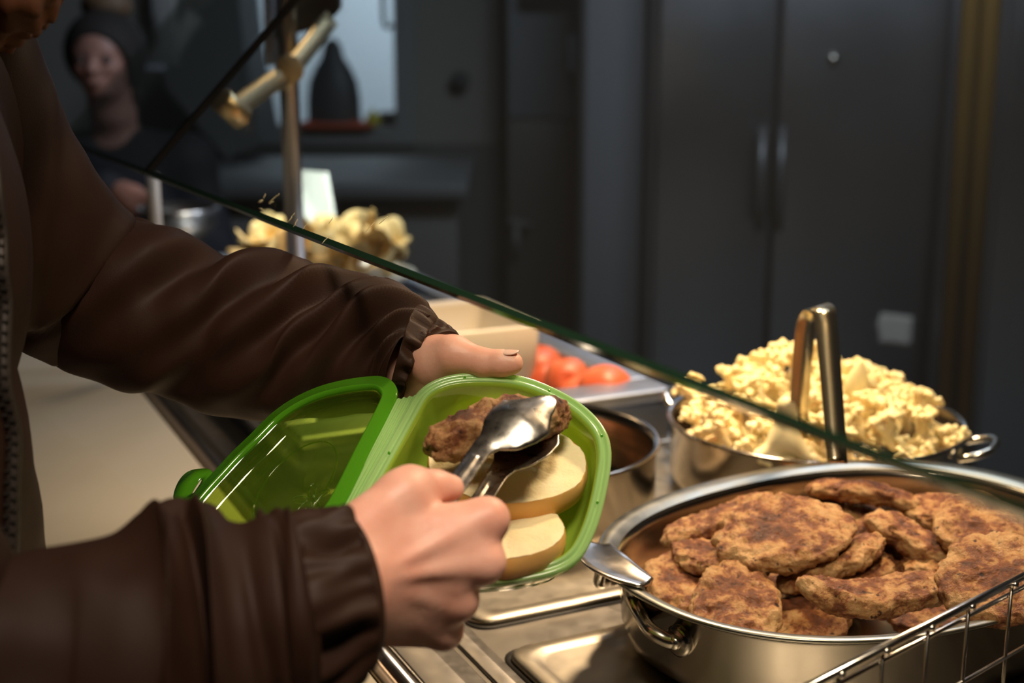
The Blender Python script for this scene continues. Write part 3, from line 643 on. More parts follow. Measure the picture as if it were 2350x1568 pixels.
# ------------------------------------------------------------------ pots and pans
def pot(name, c, r, h, label, matw, lip=0.004):
    t = thing(name, c, label, 'pot')
    V, Fc = lathe([(0.001, 0), (r - 0.014, 0), (r - 0.004, 0.004), (r, 0.016), (r, h - 0.010), (r + lip, h - 0.002), (r + lip, h), (r + lip - 0.002, h + 0.0015), (r - 0.003, h - 0.001), (r - 0.0035, h - 0.012), (r - 0.0035, 0.018), (r - 0.014, 0.004), (0.001, 0.004)], c, 128)
    obj('body', V, Fc, matw, t); return t
PC = np.array([0.334, 1.474, 0.9035]); PR = 0.158; PH = 0.0765
t = pot('cauliflower_pot', PC, PR, PH, 'round steel pot heaped with cauliflower, tongs standing in it', M['pan'])
def loop_handle(c, d, r, z, parent, span=0.035, out=0.04, rise=0.0, rad=0.0045):
    d = nrm(d); s = np.cross(d, Z); pts = [c + d * r * 0.99 + s * span + Z * z, c + d * (r + out * .6) + s * span * .95 + Z * (z + rise * .6), c + d * (r + out) + s * span * .5 + Z * (z + rise), c + d * (r + out) - s * span * .5 + Z * (z + rise), c + d * (r + out * .6) - s * span * .95 + Z * (z + rise * .6), c + d * r * 0.99 - s * span + Z * z]
    return obj('handle', *tube(catmull(pts, 6), rad, 10), M['chrome'], parent)
hd = PZ(2222, 1032, 0.965) - PC; hd[2] = 0
loop_handle(PC, hd, PR, 0.060, t, 0.034, 0.030, 0.010)
loop_handle(PC, -hd + np.array([0.0, 0.06, 0]), PR, 0.060, t, 0.034, 0.026, 0.016)
SC = np.array([0.006, 1.400, 0.9025]); SR = 0.145
t = pot('stew_pot', SC, SR, 0.0775, 'round steel pot with a little orange stew, behind the green box', M['pan'])
V = []; n, m = 64, 16
for i in range(m):
    for j in range(n):
        r = (SR - 0.006) * i / (m - 1); a = 2 * math.pi * j / n; x, y = r * math.cos(a), r * math.sin(a)
        V.append((SC[0] + x, SC[1] + y, SC[2] + 0.014 + 0.010 * mnoise.noise(Vector((x * 30, y * 30, 1)))))
Fc = [(i * n + j, (i + 1) * n + j, (i + 1) * n + (j + 1) % n, i * n + (j + 1) % n) for i in range(m - 1) for j in range(n)]
bot = len(V); V += [(v[0], v[1], SC[2] + 0.008) for v in V[(m - 1) * n:m * n]]
Fc += [((m - 1) * n + j, bot + j, bot + (j + 1) % n, (m - 1) * n + (j + 1) % n) for j in range(n)] + [tuple(bot + j for j in range(n - 1, -1, -1))]
tag(obj('stew', V, Fc, M['stew']), 'orange stew left at the bottom of the middle pot', 'stew', kind='stuff')

# oval roasting pan
OC = np.array([0.299, 1.118, 0.9030]); OA = nrm([0.84, 0.54, 0]); OB = np.array([-OA[1], OA[0], 0]); oa, ob = 0.237, 0.176
RZ = 0.978
t = thing('roasting_pan', OC, 'large oval steel roasting pan full of browned patties at the lower right', 'pan')
prof = [(-0.050, 0.0), (-0.034, 0.001), (-0.024, 0.008), (-0.019, 0.022), (-0.016, 0.066), (-0.010, 0.073), (0.0, 0.0755), (0.0008, 0.077), (0.0, 0.078), (-0.008, 0.0765), (-0.0155, 0.073), (-0.0185, 0.067), (-0.021, 0.022), (-0.027, 0.009), (-0.036, 0.0035), (-0.055, 0.003)]
V, Fc = loft([oval(OC + ZD * z, OA, OB, oa + o, ob + o, 160, 2.25) for o, z in prof]); obj('body', V, Fc, M['pan'], t)
V, Fc = loft([oval(OC + ZD * z, OA, OB, oa + o, ob + o, 160, 2.25) for o, z in ((-0.0150, 0.0745), (-0.009, 0.0778), (0.0005, 0.0792), (0.0015, 0.0778), (0.0005, 0.0765))], cap=False); obj('rim', V, Fc, M['rim'], t)
def cast_handle(e0, e1, outv, zt, parent, px_m=None):
    # crescent grip between two stems
    mid = (e0 + e1) / 2; out = nrm(outv); along = nrm(e1 - e0); half = np.linalg.norm(e1 - e0) / 2
    pts = []; ws = []
    for q in np.linspace(-1, 1, 25):
        pts.append(mid + along * half * q + out * 0.016 * (1 - q * q) + Z * (0.004 * (1 - q * q))); ws.append(0.0095 + 0.0105 * (1 - abs(q) ** 2.2))
    rings = []
    for i, p in enumerate(pts):
        tt = nrm(pts[min(i + 1, 24)] - pts[max(i - 1, 0)]); sd = nrm(np.cross(tt, Z)); a = np.linspace(0, 2 * math.pi, 16, endpoint=False)
        prof_x = np.cos(a) * ws[i]; prof_z = np.sin(a) * 0.0035 - 0.004 * (1 - (prof_x / ws[i]) ** 2)
        rings.append(p + prof_x[:, None] * sd + prof_z[:, None] * Z)
    h = obj('handle', *loft(rings), M['chrome'], parent)
    for s, e in ((0.62, e1), (-0.62, e0)):
        top = mid + along * half * s + out * 0.006; w = along * (0.022 * (1 if s > 0 else -1))
        if px_m is not None and s > 0:
            mp = wallpt(px_m, 0.951); o_ = nrm((mp - OC) * [1, 1, 0]); o_ = nrm(o_ + -OA * .6)
            pth = catmull([top - Z * .002, top - Z * .018, top * .75 + mp * .25 - Z * .020 + o_ * .002, top * .35 + mp * .65 - Z * .008 + o_ * .012, mp + o_ * .008 - (mp - top) * [1, 1, 0] * .12, mp + o_ * .004], 6)
            obj('stem', *tube(pth, np.interp(np.linspace(0, 1, len(pth)), [0, .3, 1], [0.0075, 0.0058, 0.0062]), 14), M['chrome'], h)
            ow = nrm((mp - OC) * [1, 1, 0])
            obj('mount', *tube([mp + ow * .005, mp + ow * .003, mp - ow * .004], [0.0095, 0.0125, 0.0130], 24), M['pan'], h)
            obj('rivet', *tube([mp + ow * .010, mp + ow * .0085, mp + ow * .004], [0.0030, 0.0055, 0.0060], 16), M['chrome'], h)
            continue
        pth = catmull([top - Z * 0.002, top - Z * 0.016 + w * .05, top - Z * 0.030 + w * .35 - out * 0.001, top - Z * 0.036 + w * .8 - out * 0.010, top - Z * 0.034 + w * 1.15 - out * 0.020], 6)
        obj('stem', *tube(pth, np.interp(np.linspace(0, 1, len(pth)), [0, .4, 1], [0.006, 0.0050, 0.0060]), 14), M['chrome'], h)
        f = pth[-1] - out * 0.002 + w * 0.10
        obj('mount', *tube([f + out * 0.004, f + out * 0.001, f - out * 0.006], [0.008, 0.0115, 0.0120], 24), M['pan'], h)
        obj('rivet', *tube([f + out * 0.008, f + out * 0.0065, f + out * 0.003], [0.0025, 0.0050, 0.0055], 16), M['chrome'], h)
def wallpt(px, z, off=-.0165):
    ring = oval(OC * [1, 1, 0] + ZD * z, OA, OB, oa + off, ob + off, 720, 2.25); pr_ = [(abs(proj(p)[0] - px), i) for i, p in enumerate(ring) if (p - OC) @ fw < 0.02]
    return ring[min(pr_)[1]]
e0 = PZ(1378, 1246, 0.984); e1 = PZ(1487, 1337, 0.984)
cast_handle(e0, e1, -OA + 0.15 * OB, 0.984, t, 1562)
mir = 2 * OC - (e0 + e1) / 2; dh = (e1 - e0) / 2; cast_handle(np.array([mir[0], mir[1], 0.984]) - dh, np.array([mir[0], mir[1], 0.984]) + dh, OA, 0.984, t)
hs = PZ(2275, 1130, 0.960)
obj('inner_rivet', *tube([hs, hs + nrm([-.5, -.8, 0]) * 0.006], [0.005, 0.003], 14), M['chrome'], t)
hs = PZ(2308, 1142, 0.960); obj('inner_rivet', *tube([hs, hs + nrm([-.5, -.8, 0]) * 0.006], [0.005, 0.003], 14), M['chrome'], t)

# ------------------------------------------------------------------ patties
def patty(px, py, z, hl, ang, N, minor, th, seed, bend=0.0, bend2=0.0, d=None, n=140, m=52, lump=1.0, name='patty'):
    c = PZ(px, py, z) if d is None else P(px, py, d); N = nrm(N); rv = nrm(ray(px, py)); a = math.radians(ang); s = rt * math.cos(a) + up * math.sin(a)
    A = nrm(np.cross(N, np.cross(rv, s)))
    if A @ s < 0: A = -A
    e = 0.01; g = np.linalg.norm(proj(c + A * e) - proj(c - A * e)) / (2 * e); R = min(hl / g, 0.066); B = np.cross(N, A)
    V = []
    sx = seed * 7.31
    for i in range(m + 1):
        t_ = -math.pi / 2 + math.pi * i / m; rad = max(math.cos(t_), 0) ** 0.42; h = math.copysign(abs(math.sin(t_)) ** 0.85, t_) * th / 2
        for j in range(n):
            f = 2 * math.pi * j / n; cf, sf = math.cos(f), math.sin(f)
            oo = 1 + 0.085 * mnoise.noise(Vector((cf * 1.2 + sx, sf * 1.2, 3))) + 0.05 * mnoise.noise(Vector((cf * 4 + sx, sf * 4, 3)))
            x, y = R * rad * oo * cf, minor * rad * oo * sf
            q = Vector((x * 42 + sx, y * 42, h * 60)); q2 = Vector((x * 130 + sx, y * 130, h * 130)); q3 = Vector((x * 320 + sx, y * 320, h * 320))
            dn_ = lump * (0.0042 * mnoise.noise(q) + 0.0030 * mnoise.noise(q2) + 0.0014 * mnoise.noise(q3))
            ux = rad ** 3
            nx, ny, nz = cf * ux * math.cos(t_) ** .5 if rad > 0 else 0, sf * ux * math.cos(t_) ** .5 if rad > 0 else 0, math.sin(t_)
            x += nx * dn_; y += ny * dn_; hh = h + nz * dn_ + bend * (x / R) ** 2 + bend2 * (y / minor) ** 2
            hh += 0.0035 * mnoise.noise(Vector((x * 22 + sx, y * 22, 5)))
            V.append(c + A * x + B * y + N * hh)
    Fc = [(i * n + j, i * n + (j + 1) % n, (i + 1) * n + (j + 1) % n, (i + 1) * n + j) for i in range(m) for j in range(n)]
    Fc.append(tuple(range(n - 1, -1, -1))); Fc.append(tuple(m * n + j for j in range(n)))
    o = obj(name, V, Fc, M['meat'])
    at = o.data.attributes.new('side', 'FLOAT', 'POINT'); vals = []
    for i in range(m + 1):
        t_ = -math.pi / 2 + math.pi * i / m; vals += [max(0.0, math.cos(t_)) ** 1.3] * n
    at.data.foreach_set('value', vals); return o
PT = [
 (1649, 1192, .980, 136, 23, (-.35, .10, .92), .022, .017, 0, 'thin browned patty leaning against the back left wall of the roasting pan'),
 (1655, 1283, .966, 118, -7, (.0, .02, 1), .032, .019, .001, 'patty half covered by the big flat one, left of the pan centre'),
 (1940, 1178, .962, 72, 10, (.1, 0, 1), .040, .018, 0, 'patty mostly hidden behind the right end of the big flat one'),
 (1976, 1132, .984, 131, -7, (.02, .16, .98), .022, .018, -.004, 'dark browned patty lying against the back wall of the roasting pan'),
 (1798, 1222, .992, 158, 14, (-.10, -.26, .95), .046, .020, -.003, 'big flat speckled patty on top of the pile at the left'),
 (1993, 1218, .972, 44, -15, (.1, -.1, .95), .026, .018, -.006, 'small pale curled patty end between the two heaps'),
 (1905, 1293, .968, 130, 25, (-.30, .06, .95), .028, .019, .001, 'narrow tilted patty rising to the right below the big flat one'),
 (2156, 1176, .976, 88, 0, (0, .0, 1), .032, .018, 0, 'patty behind the dark grilled one at the right'),
 (2098, 1240, .978, 122, -29, (.34, -.02, .93), .026, .020, 0, 'patty sloping down to the right in the middle of the pan'),
 (2262, 1218, .994, 118, -8, (.05, -.36, .93), .045, .020, -.003, 'dark charred patty with grill streaks near the right edge'),
 (2143, 1303, .962, 84, -20, (.12, .0, 1), .028, .018, 0, 'patty under the sloping one, right of the centre'),
 (1954, 1312, .955, 82, 30, (-.25, .0, .95), .035, .016, 0, 'reddish brown patty edge standing in the centre gap'),
 (2066, 1306, .955, 74, -38, (.3, -.1, .93), .034, .016, 0, 'dark brown folded patty in the centre gap'),
 (2012, 1336, .946, 70, 0, (.0, -.2, 1), .040, .014, 0, 'pale patty face seen through the gap above the curved patty'),
 (2305, 1322, 1.000, 118, 42, (-.22, -.30, .92), .050, .019, -.004, 'broad patty at the right edge behind the wire basket rail'),
 (2008, 1372, .974, 176, 2, (.0, .04, 1), .026, .022, .012, 'long curved patty with raised ends at the front of the pan'),
 (1600, 1345, .950, 122, -16, (.10, -.22, .96), .048, .020, 0, 'patty at the front left under the handle side of the rim'),
 (1688, 1388, .958, 104, -6, (-.04, -.30, .95), .050, .022, -.003, 'lumpy seared patty at the front left against the rim'),
 (1856, 1422, .936, 92, -12, (.0, -.16, 1), .044, .018, 0, 'pale smooth patty at the front beside the lumpy seared one'),
 (2112, 1412, .940, 72, 15, (-.1, -.1, 1), .036, .018, 0, 'reddish dark patty at the front right under the curved one'),
]
for i, (px, py, z, hl, an, N, mi, th, bd, lb) in enumerate(PT):
    tag(patty(px, py, z, hl, an, N, mi, th, i + 1, bend=bd), lb, 'patty', 'browned patties in the roasting pan')
for i, (px, py, lb) in enumerate(((1700, 1330, 'left'), (1850, 1350, 'middle'), (2000, 1260, 'rear'), (2200, 1300, 'right'), (1780, 1260, 'rear left'), (2220, 1400, 'front right'))):
    tag(patty(px, py, .922, 110, i * 17 - 40, (0.05 * (i % 3 - 1), -.05, 1), .045, .020, 40 + i, n=60, m=24), 'dark patty at the bottom of the pan, ' + lb + ', under the others', 'patty', 'browned patties in the roasting pan')

# ------------------------------------------------------------------ cauliflower
def floret(seed, stemlen=0.5):
    rg = random.Random(seed); prim = []; 
    br = []
    for i in range(6 + seed % 3):
        a = i * 2.4 + rg.random(); q = math.sqrt((i + 0.4) / 8) * 0.62; h = 0.62 - 0.45 * q * q; br.append(np.array([q * math.cos(a), q * math.sin(a), h]))
    def f(p):
        d = cap(p, (0, 0, -stemlen), (0, 0, 0.1), 0.17, 0.22)
        for b in br:
            d = smin(d, cap(p, (0, 0, 0.0), b * 0.75, 0.14, 0.12), 0.10)
        e = None
        for k_, b in enumerate(br):
            r2 = random.Random(seed * 31 + k_)
            for s in range(9):
                v = nrm([r2.gauss(0, 1), r2.gauss(0, 1), abs(r2.gauss(0, 1)) * 0.8 - .15]) * 0.17 + b
                w = np.linalg.norm(p - v, axis=1) - r2.uniform(0.075, 0.125)
                e = w if e is None else np.minimum(e, w)
        return smin(d, e, 0.05)
    V, Fc = surfnet(f, (-0.95, -0.95, -stemlen - 0.25), (0.95, 0.95, 1.05), 0.05)
    return V, Fc
fl = []
for s in range(6):
    V, Fc = floret(s, [0.4, 0.5, 0.7, 0.35, 0.6, 0.5][s])
    fl.append(obj('cauliflower_floret', V * 0.024 + [0, 0, 4], Fc, M['cauli']))
rg = random.Random(3); nf = 84; grp = 'cauliflower florets heaped in the round pot'
for i in range(nf):
    layer = i % 2
    a = i * 2.39996; q = math.sqrt((i + 0.5) / nf); R_ = (PR - 0.020) * q
    x, y = PC[0] + R_ * math.cos(a), PC[1] + R_ * math.sin(a)
    dome = 0.030 * (1 - q * q) + 0.018 * max(0, math.sin(a)) * (1 - q) * 2
    z = 0.9655 + dome + rg.uniform(-0.006, 0.006) - (0.0 if q < .88 else 0.004)
    rot = (rg.gauss(0, 0.6), rg.gauss(0, 0.6), rg.uniform(0, 6.28)); sc = rg.uniform(0.9, 1.3)
    p0 = fl[i % 6]
    if i < 6: c = p0; c.location = (x, y, z); c.rotation_euler = rot; c.scale = (sc,) * 3
    else: c = copy_tree(p0, (x, y, z), rot, sc)
    tag(c, 'cream cauliflower floret in the heap in the round pot', 'cauliflower', grp)
for i in range(46):
    a = i * 2.39996 + 1.0; q = math.sqrt((i + 0.5) / 46); R_ = (PR - 0.026) * q
    c = copy_tree(fl[i % 6], (PC[0] + R_ * math.cos(a), PC[1] + R_ * math.sin(a), 0.944 + 0.018 * (1 - q) + rg.uniform(-.004, .004)), (rg.gauss(0, .8), rg.gauss(0, .8), rg.uniform(0, 6.28)), rg.uniform(1.0, 1.25))
    tag(c, 'cream cauliflower floret in the heap in the round pot', 'cauliflower', grp)
# a big split floret with long stalk in front, and the pointed leaf-like stalk at the back
k = PZ(1800, 1030, 0.985)
def bigf(p):
    d = cap(p, (0, 0, .045), (0, 0, .012), .010, .012); d = smin(d, cap(p, (0, 0, .012), (-.022, -.004, -.008), .011, .008), .012); d = smin(d, cap(p, (0, 0, .012), (.022, -.006, -.006), .011, .008), .012)
    for i in range(16):
        r2 = random.Random(i); b = np.array([r2.uniform(-.03, .03), r2.uniform(-.012, .008), r2.uniform(-.016, -.004)]); d = smin(d, np.linalg.norm(p - b, axis=1) - r2.uniform(.005, .008), .003)
    return d
V, Fc = surfnet(bigf, (-.05, -.03, -.03), (.05, .03, .07), .0016)
tag(obj('cauliflower_floret', V + k, Fc, M['caulistem']), 'large pale floret with thick upright stalk in front of the tongs', 'cauliflower')
k = P(1966, 870, 1.50)
V, Fc = loft([oval(k + Z * z + X * (0.004 * math.sin(z * 60)), X, Y, w, w * .6, 16) for z, w in ((-.03, .008), (-.01, .012), (.0, .012), (.010, .008), (.018, .0035), (.022, .0006))])
tag(obj('cauliflower_stalk', V, Fc, M['caulistem']), 'pointed pale stalk sticking up at the back of the cauliflower', 'cauliflower')

# tongs standing in the cauliflower
wd = nrm(P(1905, 704, 1.308) - P(1846, 722, 1.30))
pth = catmull([P(1832, 1010, 1.42), P(1838, 870, 1.385), P(1848, 760, 1.355), P(1856, 726, 1.345), P(1870, 706, 1.33), P(1888, 712, 1.31), P(1896, 745, 1.30), P(1908, 880, 1.27), P(1922, 1062, 1.23)], 10)
pw = np.interp(np.linspace(0, 1, len(pth)), [0, .3, .5, .7, 1], [0.022, 0.023, 0.025, 0.023, 0.018])
t = thing('serving_tongs', pth[0], 'bent steel strip tongs standing upright in the cauliflower', 'tongs')
obj('strip', *ribbon(pth, wd, pw, 0.0016), pr('warm_tong_steel', (0.62, 0.52, 0.36), 0.22, metal=1.0), t)

# ------------------------------------------------------------------ wire basket lower right
B0, B1 = PZ(1855, 1576, 1.045), PZ(2350, 1322, 1.045); bd_ = nrm(B1 - B0); B2 = B0 + bd_ * 0.36; B0 = B0 - bd_ * 0.03
sd_ = nrm(np.cross(bd_, Z));
if sd_[1] > 0: sd_ = -sd_
t = thing('wire_basket', B0 - Z * 0.14, 'chrome wire basket in front of the roasting pan at the lower right', 'basket')
obj('top_rail', *tube([B0, B2], 0.0027, 14), M['chrome'], t)
cor = [B0, B2, B2 + sd_ * 0.16, B0 + sd_ * 0.16]
rr_ = MB()
for z in (0.0,):
    for i in (1, 2, 3): rr_.add(*tube([cor[i], cor[(i + 1) % 4]], 0.0027, 10))
rr_.build('rear_rails', M['chrome'], t)
for z in (-0.055, -0.14):
    m_ = MB()
    for i in range(4): m_.add(*tube([cor[i] + Z * z, cor[(i + 1) % 4] + Z * z], 0.0015, 8))
    m_.build('hoop', M['chrome'], t)
obj('inner_rail', *tube([B0 - Z * .011 - sd_ * .003, B2 - Z * .011 - sd_ * .003], 0.0016, 10), M['chrome'], t)
wn = 0
for px in (1925, 2028, 2130, 2224, 2322, 2410, 2490):
    # column at pixel x on rail
    tt = min(np.linspace(0, 1, 400), key=lambda q: abs(proj(B0 + (B2 - B0) * q)[0] - px)); p = B0 + (B2 - B0) * tt
    obj('upright_wire', *tube([p + Z * 0.001, p - Z * 0.14], 0.0013, 8), M['chrome'], t)
    V, Fc = tube([p + Z * .0006 + sd_ * .0022, p - Z * .003 + sd_ * .0022], 0.0026, 10); obj('weld', V, Fc, M['chrome'], t)
for q in np.linspace(0.06, 0.94, 5):
    for a, b in ((cor[3], cor[2]),):
        p = a + (b - a) * q; obj('upright_wire', *tube([p, p - Z * 0.14], 0.0013, 8), M['chrome'], t)
for q in np.linspace(0.05, 0.95, 9):
    p = B0 + (B2 - B0) * q - Z * .14; obj('base_wire', *tube([p, p + sd_ * .16], 0.0013, 8), M['chrome'], t)

# ------------------------------------------------------------------ green lunch box
BCc = P(1135, 1095, 0.92); Bn = nrm([0, -0.6, 0.8])
q_ = lambda x, y: PP(x, y, BCc, Bn)
h0, h1 = q_(958, 898), q_(800, 1175); Bv = nrm(h1 - h0); Bu = np.cross(Bv, Bn)
if Bu[0] < 0: Bu = -Bu
rim_px = [(930, 945), (958, 898), (1000, 870), (1052, 857), (1120, 855), (1190, 861), (1250, 880), (1318, 914), (1368, 955), (1395, 995), (1404, 1045), (1396, 1110), (1380, 1180), (1362, 1230), (1335, 1278), (1290, 1310), (1210, 1331), (1120, 1340), (1020, 1343), (920, 1338), (830, 1318), (775, 1285), (762, 1245), (790, 1195), (840, 1104), (885, 1025)]
def smoothloop(P3, n):
    p = catmull(P3, 12, True)
    seg = np.linalg.norm(np.roll(p, -1, 0) - p, axis=1); s = np.concatenate([[0], np.cumsum(seg)]); tot = s[-1]
    pp = np.vstack([p, p[:1]]); u = np.linspace(0, tot, n, endpoint=False); r = np.stack([np.interp(u, s, pp[:, i]) for i in range(3)], 1)
    for _ in range(3): r = (np.roll(r, 1, 0) + 2 * r + np.roll(r, -1, 0)) / 4
    return r
NB = 160
loopB = smoothloop([q_(*p) for p in rim_px], NB)
def offset(loop, n, o, k=0):
    t_ = np.roll(loop, -1, 0) - np.roll(loop, 1, 0); t_ /= np.linalg.norm(t_, axis=1)[:, None]; iv = np.cross(n, t_); c = loop.mean(0)
    if ((c - loop) * iv).sum() < 0: iv = -iv
    for _ in range(4): iv = (np.roll(iv, 1, 0) + iv * 2 + np.roll(iv, -1, 0)) / 4
    return loop + iv * o
def shell(loop, n, prof, centre_w, smoothmore=True):
    rings = []
    for o, w in prof:
        r = offset(loop, n, o)
        rings.append(r + n * w)
    c = loop.mean(0)
    last = rings[-1]
    for f in (0.6, 0.25): rings.append(c + n * centre_w + (last - c - n * prof[-1][1]) * f)
    V, Fc = loft(rings, cap=False)
    Fc.append(tuple((len(rings) - 1) * len(loop) + j for j in range(len(loop))))
    return V, Fc
t = thing('lunch_box', loopB.mean(0) - Bn * 0.043, 'open green plastic lunch box with hinged lid held over the counter', 'lunch box')
bowl = obj('bowl', *shell(loopB, Bn, [(0.0085, 0.0), (0.0095, -0.004), (0.0115, -0.018), (0.014, -0.031), (0.018, -0.037), (0.024, -0.0395)], -0.0400), M['bowl'], t)
md = bowl.modifiers.new('solid', 'SOLIDIFY'); md.thickness = 0.0012; md.offset = 0
V, Fc = loft([offset(loopB, Bn, o) + Bn * w for o, w in ((0.0008, -0.006), (0.0, -0.001), (0.0006, 0.0004), (0.0030, 0.0006), (0.0036, -0.0006), (0.0052, -0.0006), (0.0058, 0.0010), (0.0078, 0.0010), (0.0086, 0.0), (0.0084, -0.0022), (0.0060, -0.0028), (0.0018, -0.0020), (0.0018, -0.006), (0.0008, -0.006))], cap=False)
rimo = obj('rim', V, Fc, M['bowlrim'], t)
for k in (16, 34, 50, 66, 92, 108, 124, 150):   # small moulded nubs in the rim groove
    p = offset(loopB, Bn, 0.0044)[k]; V, Fc = tube([p - Bn * .0008, p + Bn * .0008], [0.0012, 0.0008], 8); obj('nub', V, Fc, M['lidrim'], rimo)
# foot ring and side seam ribs
V, Fc = loft([offset(loopB, Bn, o) + Bn * w for o, w in ((0.019, -0.0385), (0.0185, -0.0435), (0.0198, -0.0440), (0.0205, -0.0400))], cap=False); obj('foot_ring', V, Fc, M['bowlrim'], t)
# lid plane: hinged, drooping away
phi = math.radians(24); Hm = q_(846, 1092); Lw = nrm(-Bu * math.cos(phi) - Bn * math.sin(phi)); Ln = nrm(np.cross(Lw, Bv));
if Ln @ (CAM - Hm) < 0: Ln = -Ln
LH = Hm - Bu * 0.009
l_ = lambda x, y: PP(x, y, LH, Ln)
lid_px = [(790, 1152), (850, 1032), (897, 940), (912, 900), (902, 876), (880, 864), (845, 864), (790, 872), (730, 888), (672, 915), (622, 950), (572, 1000), (530, 1040), (495, 1078), (458, 1118), (425, 1160), (410, 1200), (425, 1235), (480, 1258), (560, 1266), (640, 1262), (690, 1245), (728, 1215), (755, 1195)]
loopL = smoothloop([l_(*p) for p in lid_px], NB)
V, Fc = loft([offset(loopL, Ln, o) + Ln * w for o, w in ((0.0, -0.0015), (0.0, 0.0), (0.0006, 0.0006), (0.0085, 0.0006), (0.0095, 0.0022), (0.0108, 0.0022), (0.0120, 0.0), (0.0125, -0.002), (0.0105, -0.0022), (0.0095, -0.0005), (0.001, -0.0010), (0.0, -0.0015))], cap=False)
lid = obj('lid', *shell(loopL, Ln, [(0.0118, -0.0005), (0.0128, -0.006), (0.0145, -0.011), (0.019, -0.0135), (0.024, -0.0140)], -0.0142), M['lid'], t)
md = lid.modifiers.new('solid', 'SOLIDIFY'); md.thickness = 0.0010; md.offset = 0
obj('lid_rim', V, Fc, M['lidrim'], lid)
# embossed oval and flower on lid
eC = l_(655, 1085) - Ln * 0.0138; ax_ = nrm(l_(700, 1010) - l_(600, 1160)); ay_ = np.cross(Ln, ax_)
em = MB(); tt = np.linspace(0, 2 * math.pi, 60); em.add(*tube([eC + ax_ * 0.040 * math.cos(a) + ay_ * 0.028 * math.sin(a) for a in tt], 0.0006, 6))
fC = l_(690, 1118) - Ln * 0.0136
for k in range(5):
    a0 = k * 2 * math.pi / 5 + 0.4; dx = ax_ * math.cos(a0) + ay_ * math.sin(a0); dy = np.cross(Ln, dx)
    em.add(*tube([fC + dx * (0.0085 + 0.006 * math.cos(a)) + dy * 0.0028 * math.sin(a) for a in np.linspace(0, 2 * math.pi, 20)], 0.0005, 5))
em.build('embossed_emblem', M['lid'], lid)
# latch tab with slot
tp = [(486, 1078), (440, 1078), (418, 1092), (402, 1120), (398, 1150), (425, 1162), (446, 1158), (462, 1140), (478, 1112)]
tabL = smoothloop([l_(*p) for p in tp], 40); slot = [(463, 1098), (458, 1101), (447, 1117), (439, 1131), (443, 1133), (451, 1122), (461, 1107)]
sl_ = smoothloop([l_(*p) for p in slot], 40)
k0 = int(np.argmin(np.linalg.norm(sl_ - tabL[0], axis=1))); sl_ = np.roll(sl_, -k0, 0)
if np.dot(np.cross(tabL[5] - tabL[0], Ln), np.cross(sl_[5] - sl_[0], Ln)) < 0: sl_ = np.roll(sl_[::-1], 1, 0)
V, Fc = loft([tabL - Ln * .0012, tabL, sl_, sl_ - Ln * .0012, tabL - Ln * .0012], cap=False); obj('latch_tab', V, Fc, M['lidrim'], t)
# hinge web with ribs
a0, a1 = q_(957, 905), q_(800, 1180); b0_, b1_ = l_(906, 915), l_(768, 1185)
rings = []
for q in np.linspace(0, 1, 17):
    o = (0.0008 if int(q * 16) % 4 in (1, 2) else -0.0004)
    rings.append(np.array([(a0 + (b0_ - a0) * q) - Bn * (0.0012 - o), (a1 + (b1_ - a1) * q) - Bn * (0.0012 - o), (a1 + (b1_ - a1) * q) - Bn * (0.0022 - o), (a0 + (b0_ - a0) * q) - Bn * (0.0022 - o)]))
obj('hinge', *loft(rings), M['bowlrim'], t, False)

# ------------------------------------------------------------------ buns
def bun(px, py, d, hl, ang, N, minor, th, seed, label):
    c = P(px, py, d); N = nrm(N); rv = nrm(ray(px, py)); a = math.radians(ang); s = rt * math.cos(a) + up * math.sin(a); A = nrm(np.cross(N, np.cross(rv, s)))
    if A @ s < 0: A = -A
    e = .01; g = np.linalg.norm(proj(c + A * e) - proj(c - A * e)) / (2 * e); R = hl / g; B = np.cross(N, A); n = 96
    t = thing('bun_half', c - N * th, label, 'bread bun'); f = np.linspace(0, 2 * math.pi, n, endpoint=False)
    oo = np.array([1 + 0.03 * mnoise.noise(Vector((math.cos(x) * 1.5 + seed, math.sin(x) * 1.5, 0))) + 0.008 * mnoise.noise(Vector((math.cos(x) * 9 + seed, math.sin(x) * 9, 0))) for x in f])
    def ring(r, z): return c + (np.cos(f) * oo * R * r)[:, None] * A + (np.sin(f) * oo * minor * r)[:, None] * B + N * z
    V, Fc = loft([ring(0.985, 0.0), ring(1.0, -0.0015), ring(1.015, -th * 0.3), ring(0.985, -th * 0.62), ring(0.87, -th * .88), ring(0.6, -th * .98), ring(0.2, -th)], cap=False); Fc.append(tuple(6 * n + j for j in range(n)))
    obj('crust', V, Fc, M['crust'], t)
    rings = []
    for r in (0.992, 0.97, 0.9, 0.8, 0.65, 0.5, 0.35, 0.2, 0.08):
        q = ring(r, 0.0); q = q + np.array([N * (0.0016 * mnoise.noise(Vector(p * 90)) + 0.0007 * mnoise.noise(Vector(p * 420)) + (0.0006 if r < .97 else 0)) for p in q]); rings.append(q)
    V, Fc = loft(rings, cap=False); Fc.append(tuple(8 * n + j for j in range(n))); obj('cut_face', V, Fc, M['crumb'], t)
    return t
bun(1163, 1056, 0.940, 184, -6, (0.02, -0.32, 0.95), 0.046, 0.026, 1, 'larger bun half lying cut side up under the spoon tongs')
bun(1148, 1214, 0.900, 142, -6, (-0.05, -0.12, 0.99), 0.040, 0.022, 2, 'smaller bun half in front, partly hidden by the right hand')
# patty in the tongs
tag(patty(1150, 972, 0, 166, 14, (-0.02, -0.12, 0.99), .024, .024, 77, d=0.920, bend=-.002), 'seared patty gripped between the spoons over the lunch box', 'patty')

